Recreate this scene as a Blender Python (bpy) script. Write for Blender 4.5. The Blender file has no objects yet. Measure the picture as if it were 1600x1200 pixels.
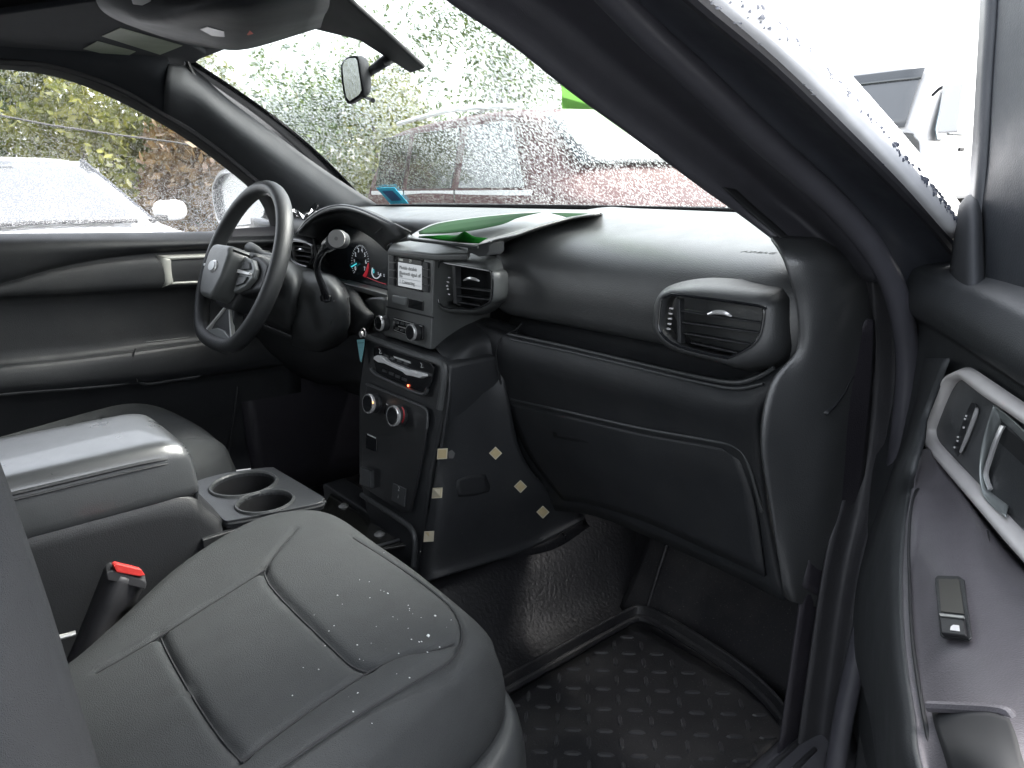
import bpy, bmesh, math, random
from mathutils import Vector as V, Matrix
from mathutils.bvhtree import BVHTree
random.seed(7)
R = math.radians
sc = bpy.context.scene
# ---------------------------------------------------------------- camera
CAM = V((1.0985, .0835, 1.2163)); YAW, PIT, ROL, FOC = .87903, .26882, -.02414, 1154.8
FWD = V((-math.sin(YAW)*math.cos(PIT), math.cos(YAW)*math.cos(PIT), -math.sin(PIT)))
_rt = V((math.cos(YAW), math.sin(YAW), 0)); _up = _rt.cross(FWD)
RT = _rt*math.cos(ROL)+_up*math.sin(ROL); UP = _up*math.cos(ROL)-_rt*math.sin(ROL)
cd = bpy.data.cameras.new('camera'); cam = bpy.data.objects.new('camera', cd); sc.collection.objects.link(cam)
cd.sensor_width = 36; cd.lens = FOC/1600*36; cd.clip_start = .01; cd.clip_end = 800
m = Matrix((RT, UP, -FWD)).transposed().to_4x4(); m.translation = CAM; cam.matrix_world = m
sc.camera = cam
# ---------------------------------------------------------------- sky, sun, exposure
SUN_EL, SUN_AZ = R(48), R(20)
w = bpy.data.worlds.new('World'); sc.world = w; w.use_nodes = True
nt = w.node_tree; nt.nodes.clear()
sky = nt.nodes.new('ShaderNodeTexSky'); sky.sky_type = 'NISHITA'; sky.sun_disc = False
sky.sun_elevation = SUN_EL; sky.sun_rotation = SUN_AZ; sky.dust_density = 4; sky.air_density = 1.2
hs = nt.nodes.new('ShaderNodeHueSaturation'); hs.inputs['Saturation'].default_value = .3
bg = nt.nodes.new('ShaderNodeBackground'); bg.inputs['Strength'].default_value = .15
wo = nt.nodes.new('ShaderNodeOutputWorld')
nt.links.new(sky.outputs[0], hs.inputs['Color']); nt.links.new(hs.outputs[0], bg.inputs['Color']); nt.links.new(bg.outputs[0], wo.inputs['Surface'])
sl = bpy.data.lights.new('sun', 'SUN'); sl.energy = 1.0; sl.angle = R(15); sl.color = (1, .97, .93)
so = bpy.data.objects.new('sun', sl); sc.collection.objects.link(so)
so.rotation_euler = (math.pi/2-SUN_EL, 0, math.pi-SUN_AZ)
sc.view_settings.view_transform = 'Standard'; sc.view_settings.look = 'None'
sc.view_settings.gamma = 1; sc.view_settings.exposure = 2.8
sc.cycles.use_denoising = True; sc.cycles.max_bounces = 8; sc.cycles.transparent_max_bounces = 16
sc.cycles.diffuse_bounces = 4; sc.cycles.glossy_bounces = 4; sc.cycles.caustics_refractive = True; sc.cycles.sample_clamp_indirect = 12
# ---------------------------------------------------------------- placing helpers (a sight line met with a plane)
def ray(a, b): return FWD + RT*((a-800)/FOC) - UP*((b-600)/FOC)
def PL(a, b, p, n):
    d = ray(a, b); p = V(p); n = V(n); return CAM + d*((p-CAM).dot(n)/d.dot(n))
def X(a, b, v): return PL(a, b, (v, 0, 0), (1, 0, 0))
def Y(a, b, v): return PL(a, b, (0, v, 0), (0, 1, 0))
def Z(a, b, v): return PL(a, b, (0, 0, v), (0, 0, 1))
TH = R(37); DH = V((.71, 1.0, 0)); DN = V((-math.cos(TH), -math.sin(TH), 0)); DT = V((math.sin(TH), -math.cos(TH), 0))
def D(a, b, n=0.): return PL(a, b, DH+DN*n, DN)
def DD(d, n, z): return DH+DT*d+DN*n+V((0, 0, z))
SP, SN = V((0, .745, .93)), V((0, -.984, .178))
def S(a, b, n=0.): return PL(a, b, SP+SN*n, SN)     # centre stack face
# ---------------------------------------------------------------- materials
MATS = {}
def mat(name, col, rough=.5, metal=0, spec=.5, grain=0, gscale=600, var=0, coat=0, emit=None, estr=1, trans=0, dust=0):
    if name in MATS: return MATS[name]
    m = bpy.data.materials.new(name); m.use_nodes = True; t = m.node_tree; p = t.nodes['Principled BSDF']
    p.inputs['Base Color'].default_value = (*col, 1); p.inputs['Roughness'].default_value = rough
    p.inputs['Metallic'].default_value = metal; p.inputs['Specular IOR Level'].default_value = spec
    p.inputs['Coat Weight'].default_value = coat
    if trans: p.inputs['Transmission Weight'].default_value = trans
    if emit: p.inputs['Emission Color'].default_value = (*emit, 1); p.inputs['Emission Strength'].default_value = estr
    tc = t.nodes.new('ShaderNodeTexCoord')
    if grain:
        n = t.nodes.new('ShaderNodeTexNoise'); n.inputs['Scale'].default_value = gscale; n.inputs['Detail'].default_value = 3
        b = t.nodes.new('ShaderNodeBump'); b.inputs['Strength'].default_value = grain; b.inputs['Distance'].default_value = .001
        t.links.new(tc.outputs['Object'], n.inputs['Vector']); t.links.new(n.outputs['Fac'], b.inputs['Height']); t.links.new(b.outputs[0], p.inputs['Normal'])
    if var:
        n = t.nodes.new('ShaderNodeTexNoise'); n.inputs['Scale'].default_value = 14; n.inputs['Detail'].default_value = 6; n.inputs['Roughness'].default_value = .65
        r = t.nodes.new('ShaderNodeMapRange'); r.inputs['From Min'].default_value = .3; r.inputs['From Max'].default_value = .7
        r.inputs['To Min'].default_value = rough-var; r.inputs['To Max'].default_value = rough+var
        t.links.new(tc.outputs['Object'], n.inputs['Vector']); t.links.new(n.outputs['Fac'], r.inputs['Value']); t.links.new(r.outputs[0], p.inputs['Roughness'])
        mx = t.nodes.new('ShaderNodeMapRange'); mx.inputs['To Min'].default_value = .82; mx.inputs['To Max'].default_value = 1.18
        n2 = t.nodes.new('ShaderNodeTexNoise'); n2.inputs['Scale'].default_value = 40; n2.inputs['Detail'].default_value = 8
        h = t.nodes.new('ShaderNodeHueSaturation'); h.inputs['Color'].default_value = (*col, 1)
        t.links.new(tc.outputs['Object'], n2.inputs['Vector']); t.links.new(n2.outputs['Fac'], mx.inputs['Value'])
        t.links.new(mx.outputs[0], h.inputs['Value']); t.links.new(h.outputs[0], p.inputs['Base Color'])
    if dust:
        src = p.inputs['Base Color'].links[0].from_socket if p.inputs['Base Color'].links else None
        n4 = t.nodes.new('ShaderNodeTexNoise'); n4.inputs['Scale'].default_value = 420; n4.inputs['Detail'].default_value = 2
        n5 = t.nodes.new('ShaderNodeTexNoise'); n5.inputs['Scale'].default_value = 9; n5.inputs['Detail'].default_value = 5
        r4 = t.nodes.new('ShaderNodeMapRange'); r4.inputs['From Min'].default_value = .66; r4.inputs['From Max'].default_value = .74; r4.inputs['To Max'].default_value = dust
        r5 = t.nodes.new('ShaderNodeMapRange'); r5.inputs['From Min'].default_value = .5; r5.inputs['From Max'].default_value = .75; r5.inputs['To Max'].default_value = dust*.25
        ad = t.nodes.new('ShaderNodeMath'); mx = t.nodes.new('ShaderNodeMix'); mx.data_type = 'RGBA'; mx.inputs['B'].default_value = (.22, .21, .19, 1); mx.inputs['A'].default_value = (*col, 1)
        t.links.new(tc.outputs['Object'], n4.inputs['Vector']); t.links.new(tc.outputs['Object'], n5.inputs['Vector'])
        t.links.new(n4.outputs['Fac'], r4.inputs['Value']); t.links.new(n5.outputs['Fac'], r5.inputs['Value']); t.links.new(r4.outputs[0], ad.inputs[0]); t.links.new(r5.outputs[0], ad.inputs[1])
        if src: t.links.new(src, mx.inputs['A'])
        t.links.new(ad.outputs[0], mx.inputs['Factor']); t.links.new(mx.outputs['Result'], p.inputs['Base Color'])
    MATS[name] = m; return m
DASH = mat('dash_plastic', (.042, .044, .046), .37, spec=1.0, grain=.55, gscale=700, var=.05)
PLAS = mat('black_plastic', (.017, .0185, .021), .52, grain=.4, gscale=650, var=.06, dust=.14)
PLASG = mat('grey_plastic', (.045, .048, .05), .42, grain=.3, gscale=800, var=.05)
GLOSS = mat('gloss_black', (.012, .013, .015), .15)
DARK = mat('dark_recess', (.008, .009, .011), .7)
HEAD = mat('headliner_cloth', (.018, .021, .027), .95, grain=.5, gscale=1200, var=.02)
PILL = mat('pillar_trim', (.029, .032, .037), .7, grain=.3, gscale=900, var=.05)
RUB = mat('rubber_seal', (.02, .02, .024), .5, grain=.1, var=.08)
SEAT = mat('seat_cloth', (.030, .033, .035), .85, grain=1.0, gscale=1100, var=.05, dust=.06)
VINYL = mat('console_vinyl', (.027, .029, .032), .33, spec=1.0, grain=.4, gscale=700, var=.05)
LEATH = mat('wheel_leather', (.024, .026, .028), .46, grain=.4, gscale=900, var=.05)
CONS = mat('console_side_vinyl', (.017, .018, .020), .45, grain=.4, gscale=700, var=.05)
LIDV = mat('lid_sheen_vinyl', (.050, .053, .056), .30, spec=1.0, coat=.2, grain=.25, gscale=700, var=.04)  # console vinyl with its base lightened to stand for reflected sky
BLKG = mat('housing_grey', (.075, .08, .08), .40, spec=.9, grain=.3, gscale=800, var=.05)
CARP = mat('floor_vinyl', (.011, .011, .013), .55, spec=.3, grain=.5, gscale=300, var=.1, dust=.3)
SILV = mat('satin_silver', (.5, .5, .49), .38, metal=.7, grain=.05, var=.04)
CHRO = mat('chrome', (.72, .72, .72), .16, metal=.55)
WHIT = mat('white_paint', (.78, .79, .8), .25, coat=.5, var=.04)
# ---------------------------------------------------------------- mesh helpers
col = sc.collection
def mk(name, vs, fs, m, parent=None, smooth=True, mods=(), auto=35):
    me = bpy.data.meshes.new(name); me.from_pydata([tuple(v) for v in vs], [], fs); me.validate(); me.update()
    bm = bmesh.new(); bm.from_mesh(me); bmesh.ops.recalc_face_normals(bm, faces=bm.faces); bm.to_mesh(me); bm.free()
    me.materials.append(m)
    if smooth:
        me.polygons.foreach_set('use_smooth', [True]*len(me.polygons))
    o = bpy.data.objects.new(name, me); col.objects.link(o)
    if parent is not None:
        o.parent = parent; o.matrix_parent_inverse = parent.matrix_world.inverted() if False else Matrix.Translation(-parent.location)
    for t, kw in mods:
        md = o.modifiers.new(t.lower(), t)
        for k, v in kw.items(): setattr(md, k, v)
    if smooth and auto: me.set_sharp_from_angle(angle=R(auto)) if not mods else None
    return o
def tag(o, label=None, cat=None, group=None, kind=None):
    if label: o['label'] = label
    if cat: o['category'] = cat
    if group: o['group'] = group
    if kind: o['kind'] = kind
    return o
def thing(name, label, cat, loc=(0, 0, 0), group=None, kind=None):
    o = bpy.data.objects.new(name, None); o.location = loc; o.empty_display_size = .05; col.objects.link(o)
    return tag(o, label, cat, group, kind)
def cr(p0, p1, p2, p3, t):
    return 0.5*((2*p1)+(p2-p0)*t+(2*p0-5*p1+4*p2-p3)*t*t+(3*p1-p0-3*p2+p3)*t*t*t)
def spl(ps, n, closed=False):
    ps = [V(p) for p in ps]; out = []; L = len(ps)
    if n <= 1: return ps
    rng = L if closed else L-1
    for i in range(rng):
        if closed: a, b, c, d = ps[(i-1) % L], ps[i], ps[(i+1) % L], ps[(i+2) % L]
        else:
            b, c = ps[i], ps[i+1]; a = ps[i-1] if i else b*2-c; d = ps[i+2] if i+2 < L else c*2-b
        for k in range(n): out.append(cr(a, b, c, d, k/n))
    if not closed: out.append(ps[-1])
    return out
def surf(name, rows, m, parent=None, nu=5, nv=5, thick=.003, disp=None, off=0, mods=()):
    rows = [spl(r, nv) for r in rows]; C = len(rows[0])
    cols = [spl([r[c] for r in rows], nu) for c in range(C)]; Rn = len(cols[0])
    vs = [cols[c][r] for r in range(Rn) for c in range(C)]
    if disp: vs = [disp(v, i//C/(Rn-1), (i % C)/(C-1)) for i, v in enumerate(vs)]
    fs = [(r*C+c, r*C+c+1, (r+1)*C+c+1, (r+1)*C+c) for r in range(Rn-1) for c in range(C-1)]
    md = list(mods)
    if thick: md.append(('SOLIDIFY', dict(thickness=thick, offset=off)))
    return mk(name, vs, fs, m, parent, mods=md)
def on_surf(o, off=.002):
    vs_ = [v.co.copy() for v in o.data.vertices]; bv = BVHTree.FromPolygons(vs_, [tuple(p.vertices) for p in o.data.polygons])
    def f(a, b, extra=0.):
        d = ray(a, b).normalized(); h = bv.ray_cast(CAM, d)
        return (h[0] if h[0] is not None else CAM+d)-d*(off+extra)
    return f
def prism(name, pts, vec, m, parent=None, bev=.002, seg=2, smooth=True):
    pts = [V(p) for p in pts]; vec = V(vec); n = len(pts)
    vs = pts+[p+vec for p in pts]
    fs = [tuple(range(n)), tuple(range(2*n-1, n-1, -1))]+[(i, (i+1) % n, n+(i+1) % n, n+i) for i in range(n)]
    return mk(name, vs, fs, m, parent, smooth, mods=[('BEVEL', dict(width=bev, segments=seg, limit_method='ANGLE', angle_limit=R(30), harden_normals=True))] if bev else (), auto=0 if bev else 35)
def rbox(name, c, s, m, parent=None, bev=.004, rot=None, seg=3):
    hx, hy, hz = s[0]/2, s[1]/2, s[2]/2; M = rot or Matrix.Identity(3)
    q = [(-hx, -hy), (hx, -hy), (hx, hy), (-hx, hy)]
    return prism(name, [V(c)+M@V((a, b, -hz)) for a, b in q], M@V((0, 0, s[2])), m, parent, bev, seg)
def tube(name, pts, r, m, parent=None, n=10, seg=5, closed=False, ell=None, upv=None):
    ps = spl(pts, seg, closed); L = len(ps)
    rs = [r]*L if not isinstance(r, (list, tuple)) else [spl([V((a, 0, 0)) for a in r], seg, closed)[i].x for i in range(L)]
    vs = []; ref = V(upv) if upv else V((0, 0, 1))
    prev = None
    for i, p in enumerate(ps):
        a = ps[(i-1) % L] if (closed or i) else p; b = ps[(i+1) % L] if (closed or i < L-1) else p
        t = (b-a).normalized(); 
        u = prev if prev is not None and not upv else ref
        s = t.cross(u)
        if s.length < 1e-4: s = t.cross(V((1, 0, 0)))
        s.normalize(); u2 = s.cross(t).normalized(); prev = u2
        e1, e2 = ell or (1, 1)
        for k in range(n):
            th = 2*math.pi*k/n; vs.append(p+(s*math.cos(th)*e1+u2*math.sin(th)*e2)*rs[i])
    fs = [(i*n+k, i*n+(k+1) % n, ((i+1) % L)*n+(k+1) % n, ((i+1) % L)*n+k) for i in range(L if closed else L-1) for k in range(n)]
    if not closed: fs += [tuple(range(n)), tuple((L-1)*n+k for k in range(n-1, -1, -1))]
    return mk(name, vs, fs, m, parent)
def lathe(name, c, axis, prof, m, parent=None, n=28, caps=True):
    """prof: (radius, height along axis)"""
    ax = V(axis).normalized(); s = ax.cross(V((0, 0, 1)) if abs(ax.z) < .9 else V((1, 0, 0))).normalized(); u = ax.cross(s)
    vs = [V(c)+ax*h+(s*math.cos(2*math.pi*k/n)+u*math.sin(2*math.pi*k/n))*max(r, 1e-4) for r, h in prof for k in range(n)]
    fs = [(i*n+k, i*n+(k+1) % n, (i+1)*n+(k+1) % n, (i+1)*n+k) for i in range(len(prof)-1) for k in range(n)]
    if caps: fs += [tuple(range(n)), tuple((len(prof)-1)*n+k for k in range(n))]
    return mk(name, vs, fs, m, parent)
def merged(name, builders, m, parent=None):
    """several solids of one part joined in one mesh"""
    bm = bmesh.new(); dg = None
    for o in builders:
        for md in list(o.modifiers):
            pass
        dg = bpy.context.evaluated_depsgraph_get(); ev = o.evaluated_get(dg); me = bpy.data.meshes.new_from_object(ev)
        k = len(bm.verts); bm.from_mesh(me); bmesh.ops.transform(bm, matrix=o.matrix_basis, verts=list(bm.verts)[k:])
        bpy.data.meshes.remove(me); bpy.data.objects.remove(o)
    me = bpy.data.meshes.new(name); bm.to_mesh(me); bm.free(); me.materials.clear(); me.materials.append(m)
    o = bpy.data.objects.new(name, me); col.objects.link(o)
    if parent is not None: o.parent = parent; o.matrix_parent_inverse = Matrix.Translation(-parent.location)
    return o
def match(o, i, d, N=96):
    # both outlines cut by the same fan of rays about the inner outline's centre
    c = sum(i, V())/len(i); n = d.normalized(); e1 = n.cross(V((0, 0, 1))).normalized(); e2 = n.cross(e1)
    def cut(L):
        q = [((p-c).dot(e1), (p-c).dot(e2), p) for p in L]; out = []
        for k in range(N):
            a = 2*math.pi*k/N; dx, dy = math.cos(a), math.sin(a); best = None
            for (x0, y0, p0), (x1, y1, p1) in zip(q, q[1:]+q[:1]):
                s0 = x0*dy-y0*dx; s1 = x1*dy-y1*dx
                if s0*s1 <= 0 and s0 != s1:
                    t = s0/(s0-s1); x, y = x0+(x1-x0)*t, y0+(y1-y0)*t
                    if x*dx+y*dy > 0 and (best is None or x*dx+y*dy < best[0]): best = (x*dx+y*dy, p0.lerp(p1, t))
            out.append(best[1] if best else c)
        return out
    return cut(o), cut(i)
def ring(name, outer, inner, m, parent=None, depth=V((0, .01, 0)), bulge=.0, nv=4, front=None):
    """closed band lofted from an outer outline over a crest to an inner one, then back into the opening"""
    o = spl(outer, nv, True); i = spl(inner, nv, True); d = V(depth)
    if len(o) != len(i): o, i = match(o, i, d)
    f = V(front) if front else -d.normalized()*bulge
    mid = [(a*.5+b*.5)+f for a, b in zip(o, i)]
    crest = [(a*.15+b*.85)+f for a, b in zip(o, i)]
    loops = [o, mid, crest, i, [p+d for p in i]]
    n = len(o); vs = [p for l in loops for p in l]
    fs = [(k*n+j, k*n+(j+1) % n, (k+1)*n+(j+1) % n, (k+1)*n+j) for k in range(len(loops)-1) for j in range(n)]
    return mk(name, vs, fs, m, parent, mods=[('SOLIDIFY', dict(thickness=.0015, offset=0))])
def text(name, s, p, xd, yd, size, m, parent=None, align='CENTER'):
    c = bpy.data.curves.new(name, 'FONT'); c.body = s; c.size = size; c.align_x = align; c.align_y = 'CENTER'; c.extrude = .0002
    o = bpy.data.objects.new(name, c); xd = V(xd).normalized(); zd = xd.cross(V(yd)).normalized(); yd = zd.cross(xd)
    M = Matrix((xd, yd, zd)).transposed().to_4x4(); M.translation = V(p)
    dg = bpy.context.evaluated_depsgraph_get(); col.objects.link(o); dg.update(); me = bpy.data.meshes.new_from_object(o.evaluated_get(dg))
    bpy.data.objects.remove(o); me.transform(M); me.materials.clear(); me.materials.append(m)
    o = bpy.data.objects.new(name, me); col.objects.link(o)
    if parent is not None: o.parent = parent; o.matrix_parent_inverse = Matrix.Translation(-parent.location)
    return o
#SECTION-BODY
# ================================================================ car body (shell round the cabin)
body = thing('suv_body', 'white SUV body round the black cabin, its pillars, roof lining and rain-covered windscreen', 'car body', (0, .5, .3))
def WS(s, t, off=0):
    b = V((.70*s, 1.20-.11*s*s, 1.15)); a = V((.60*s, .72-.08*s*s, 1.50-.03*s*s))
    p = b.lerp(a, t); p.y += .02*math.sin(math.pi*t); p.z += .015*math.sin(math.pi*t)
    return p+V((0, .6, .8))*off
def rain_glass(name, scale, sy, amount, tint=(1, 1, 1), ang=0, tl=.08, ior=1.22, cap=.8, bd=.0035):
    m = bpy.data.materials.new(name); m.use_nodes = True; t = m.node_tree; t.nodes.clear(); N = t.nodes.new; L = t.links.new
    out = N('ShaderNodeOutputMaterial'); tr = N('ShaderNodeBsdfTransparent'); tr.inputs[0].default_value = (*tint, 1)
    gl = N('ShaderNodeBsdfGlossy'); gl.inputs['Roughness'].default_value = .02
    fr = N('ShaderNodeFresnel'); fr.inputs[0].default_value = 1.3
    m1 = N('ShaderNodeMixShader'); L(fr.outputs[0], m1.inputs[0]); L(tr.outputs[0], m1.inputs[1]); L(gl.outputs[0], m1.inputs[2])
    rf = N('ShaderNodeBsdfRefraction'); rf.inputs['IOR'].default_value = ior; rf.inputs['Roughness'].default_value = .03; rf.inputs['Color'].default_value = (*[c*.95 for c in tint], 1)
    tc = N('ShaderNodeTexCoord'); mp = N('ShaderNodeMapping'); mp.inputs['Scale'].default_value = (scale, scale*sy, scale*sy); mp.inputs['Rotation'].default_value = (0, 0, ang)
    L(tc.outputs['Object'], mp.inputs['Vector'])
    ns = N('ShaderNodeTexNoise'); ns.inputs['Scale'].default_value = 1.0; ns.inputs['Detail'].default_value = 3; ns.inputs['Roughness'].default_value = .6
    vo = N('ShaderNodeTexVoronoi'); vo.inputs['Scale'].default_value = 1.1
    L(mp.outputs[0], ns.inputs['Vector']); L(mp.outputs[0], vo.inputs['Vector'])
    bp = N('ShaderNodeBump'); bp.inputs['Strength'].default_value = 1; bp.inputs['Distance'].default_value = bd
    ad = N('ShaderNodeMath'); ad.operation = 'SUBTRACT'; L(ns.outputs['Fac'], ad.inputs[0]); L(vo.outputs['Distance'], ad.inputs[1])
    L(ad.outputs[0], bp.inputs['Height']); L(bp.outputs[0], rf.inputs['Normal'])
    big = N('ShaderNodeTexNoise'); big.inputs['Scale'].default_value = 5; big.inputs['Detail'].default_value = 4; L(tc.outputs['Object'], big.inputs['Vector'])
    mr = N('ShaderNodeMapRange'); mr.inputs['From Min'].default_value = -.08; mr.inputs['From Max'].default_value = .16; mr.inputs['To Max'].default_value = cap
    thr = N('ShaderNodeMath'); thr.operation = 'ADD'
    sb = N('ShaderNodeMath'); sb.operation = 'MULTIPLY_ADD'; L(big.outputs['Fac'], sb.inputs[0]); sb.inputs[1].default_value = .5; sb.inputs[2].default_value = amount-.25
    L(ad.outputs[0], thr.inputs[0]); L(sb.outputs[0], thr.inputs[1]); L(thr.outputs[0], mr.inputs['Value'])
    # wet film: scattered light of the sky in the countless fine drops
    df = N('ShaderNodeBsdfTranslucent'); df.inputs[0].default_value = (.9, .93, .95, 1)
    md = N('ShaderNodeMixShader'); md.inputs[0].default_value = tl; L(rf.outputs[0], md.inputs[1]); L(df.outputs[0], md.inputs[2])
    m2 = N('ShaderNodeMixShader'); vl = N('ShaderNodeMixShader'); vl.inputs[0].default_value = .0015; L(m1.outputs[0], vl.inputs[1]); L(df.outputs[0], vl.inputs[2]); L(mr.outputs[0], m2.inputs[0]); L(vl.outputs[0], m2.inputs[1]); L(md.outputs[0], m2.inputs[2])
    L(m2.outputs[0], out.inputs['Surface']); return m
GW = rain_glass('windscreen_glass', 300, .5, .0, tint=(.78, .81, .79), tl=.020, ior=1.10, cap=.50, bd=.0026)
GS = rain_glass('side_glass', 380, 1, -.03, tl=.03, ior=1.12, cap=.55, bd=.0026)
rows = [[WS(s/6, t/6) for s in range(-6, 7)] for t in range(7)]
wsr = surf('windscreen', rows, GW, body, 3, 3, 0)
wsr.data.flip_normals()
# black frit band along the base and up the sides
surf('frit_band', [[WS(s/6, t, -.004) for s in range(-6, 7)] for t in (-.06, .0, .045)], GLOSS, wsr, 1, 3, .001)
for sg in (-1, 1):
    surf('frit_band', [[WS(sg*s, t/6, -.004) for t in range(7)] for s in ((.955, .98, 1.02) if sg > 0 else (.965, 1.0, 1.14))], GLOSS, wsr, 1, 3, .001)
# headliner and roof
hl = [[V((x, 1, 0)) for x in range(3)]]
def roofp(s, y):   # cross-section of the lining
    return V((.62*s, y, 1.55-.10*abs(s)**2.6))
hl = []
for k, y in enumerate((-1.7, -1.2, -.7, -.25, .1, .35, .52, .64)):
    row = []
    for i in range(-6, 7):
        s = i/6; p = roofp(s, y)
        if k >= 4:
            f = (k-3)/4; e = WS(s, 1); p = V((.62*s*(1-f)+e.x*f, y+(e.y-.64)*f**2+.0, p.z+(e.z-p.z)*f**1.5))
        row.append(p)
    hl.append(row)
surf('roof_lining', hl, HEAD, body, 3, 3, .006)
surf('roof_panel', [[p+V((p.x*.25, .03 if k == 7 else 0, .05)) for p in r] for k, r in enumerate(hl)], WHIT, body, 3, 3, .002)
# side rail over the driver's window and far pillar trim, traced on the side of the cabin
def rows_px(rs): return [[X(a, b, x) for a, b, x in r] for r in rs]
top = [(-260, 92, -.59), (-60, 88, -.59), (0, 97, -.60), (80, 104, -.61), (180, 137, -.625), (255, 180, -.64), (300, 207, -.655), (350, 243, -.67), (400, 284, -.69), (437, 318, -.705), (462, 350, -.715)]
T = [X(*p) for p in top]
IN = [V((-.52, -.35, 1.535)), V((-.53, .05, 1.53)), V((-.53, .15, 1.525)), V((-.53, .3, 1.52)), X(225, 60, -.535), X(262, 100, -.56)]
inn = IN+[X(302, 108, -.60), X(356, 155, -.615), X(438, 216, -.63), X(510, 268, -.64), X(590, 320, -.65)]
mid = [a.lerp(b, .5)+V((.025, -.01, .0)) for a, b in zip(T, inn)]
surf('side_rail_lining', [r[:5]+[r[5]+(r[6]-r[5])*.12] for r in (T, mid, inn)], HEAD, body, 5, 4, .004)
surf('front_pillar_trim', [r[5:] for r in (T, [m_+V((.012, 0, .005)) for m_ in mid], inn)], PILL, body, 6, 5, .004)
glassedge = [X(272, 70, -.56), X(288, 88, -.575), X(306, 122, -.605), X(352, 162, -.62), X(434, 222, -.64), X(505, 272, -.655), X(584, 323, -.665)]
tube('pillar_edge_seal', glassedge, .006, GLOSS, body, 8, 4)
tube('door_opening_seal', [p+V((.004, 0, .002)) for p in T], .0075, RUB, body, 8, 4)
# window frame of the driver's door, pale strip above the glass, its light put in as grey
fr_o = [V((p.x-.035, p.y+.0, p.z+.004)) for p in T]; fr_i = [V((p.x-.04, p.y, p.z-.022)) for p in T]
# overhead console
oc = tag(surf('overhead_console', [[Z(a, b, z) for a, b, z in r] for r in (
    [(150, -60, 1.47), (300, -70, 1.46), (420, -70, 1.46), (560, -60, 1.46)],
    [(150, -8, 1.45), (235, 20, 1.42), (370, -10, 1.41), (520, -20, 1.43)],
    [(172, 22, 1.445), (262, 40, 1.415), (385, 30, 1.40), (512, 8, 1.425)],
    [(235, 48, 1.45), (300, 58, 1.42), (372, 66, 1.405), (505, 22, 1.425)],
    [(290, 66, 1.47), (330, 72, 1.455), (385, 74, 1.44), (500, 40, 1.44)])], mat('overhead_plastic', (.011, .013, .017), .6, grain=.3, var=.05), body, 5, 5, .006))
OCF = on_surf(oc, .006)
def ocp(n, pts, th, m, bev, ex=0.): return prism(n, [OCF(a, b, ex) for a, b in pts], (0, 0, -th), m, oc, bev)
ocp('lamp_lens', [(312, 42), (324, 38), (350, 45), (351, 54), (330, 52)], .003, mat('lens', (.12, .125, .13), .35), .0006)
ocp('label_sticker', [(350, 19), (358, 16), (397, 28), (391, 34)], .001, mat('grey_sticker', (.16, .16, .14), .6), .0002)
ocp('switch_panel', [(332, 26), (346, 18), (402, 38), (406, 46), (386, 60), (360, 52)], .0015, mat('panel_dark', (.012, .014, .018), .5), .0008, -.002)
ocp('hazard_button', [(383, 54), (390, 45), (396, 50)], .002, mat('hazard_red', (.6, .06, .03), .4), .0003, .002)
ocp('roof_hatch_button', [(203, -10), (232, -14), (236, -2), (222, 5), (207, 3)], .003, SILV, .001)
tube('panel_seam', [OCF(a, b, -.004) for a, b in [(167, -2), (200, 14), (250, 32), (300, 52), (352, 66)]], .0012, DARK, oc, 5, 4)
tube('panel_seam', [OCF(a, b, -.004) for a, b in [(252, 30), (270, 20), (292, 4)]], .0010, DARK, oc, 5, 4)
tube('panel_seam', [OCF(a, b, -.004) for a, b in [(330, 22), (350, 8), (372, -6)]], .0010, DARK, oc, 5, 4)
# long dark sensor cover on the glass
def WSpx(a, b, off=0.):   # sight line met with the windscreen
    d = ray(a, b); lo, hi = .3, 2.4
    def f(k):
        p = CAM+d*k; tt = .5
        for _ in range(12):
            s = p.x/(.70-.10*tt); yb = 1.20-.11*s*s; ya = .72-.08*s*s
            tt = max(-.2, min(1.2, (yb+.02*math.sin(math.pi*tt)-p.y)/(yb-ya)))
        return p.z-(WS(s, tt).z+off)
    for _ in range(50):
        mid_ = (lo+hi)/2
        if f(lo)*f(mid_) <= 0: hi = mid_
        else: lo = mid_
    return CAM+d*(lo+hi)/2
cov = [WSpx(a, b, -.016) for a, b in [(486, 34), (498, -30), (535, -20), (600, 38), (658, 92), (662, 97), (640, 104), (622, 92), (560, 52)]]
prism('sensor_cover', [p+V((0, 0, -.012)) for p in cov], (0, .006, .007), PLAS, body, .004)
# sun visor with its warning stickers
vis = prism('sun_visor', [Z(a, b, 1.476) for a, b in [(-60, 20), (150, -12), (262, 38), (322, 76), (290, 104), (190, 126), (60, 92), (-60, 82)]], (0, 0, -.010), HEAD, body, .004, 4)
prism('warning_label', [Z(a, b, 1.4655) for a, b in [(159, 56), (188, 43), (285, 71), (250, 85)]], (0, 0, -.0008), mat('visor_label', (.22, .25, .19), .6, var=.03), vis, 0)
prism('warning_label', [Z(a, b, 1.4655) for a, b in [(130, 76), (152, 64), (212, 80), (192, 91)]], (0, 0, -.0008), MATS['visor_label'], vis, 0)
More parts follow.
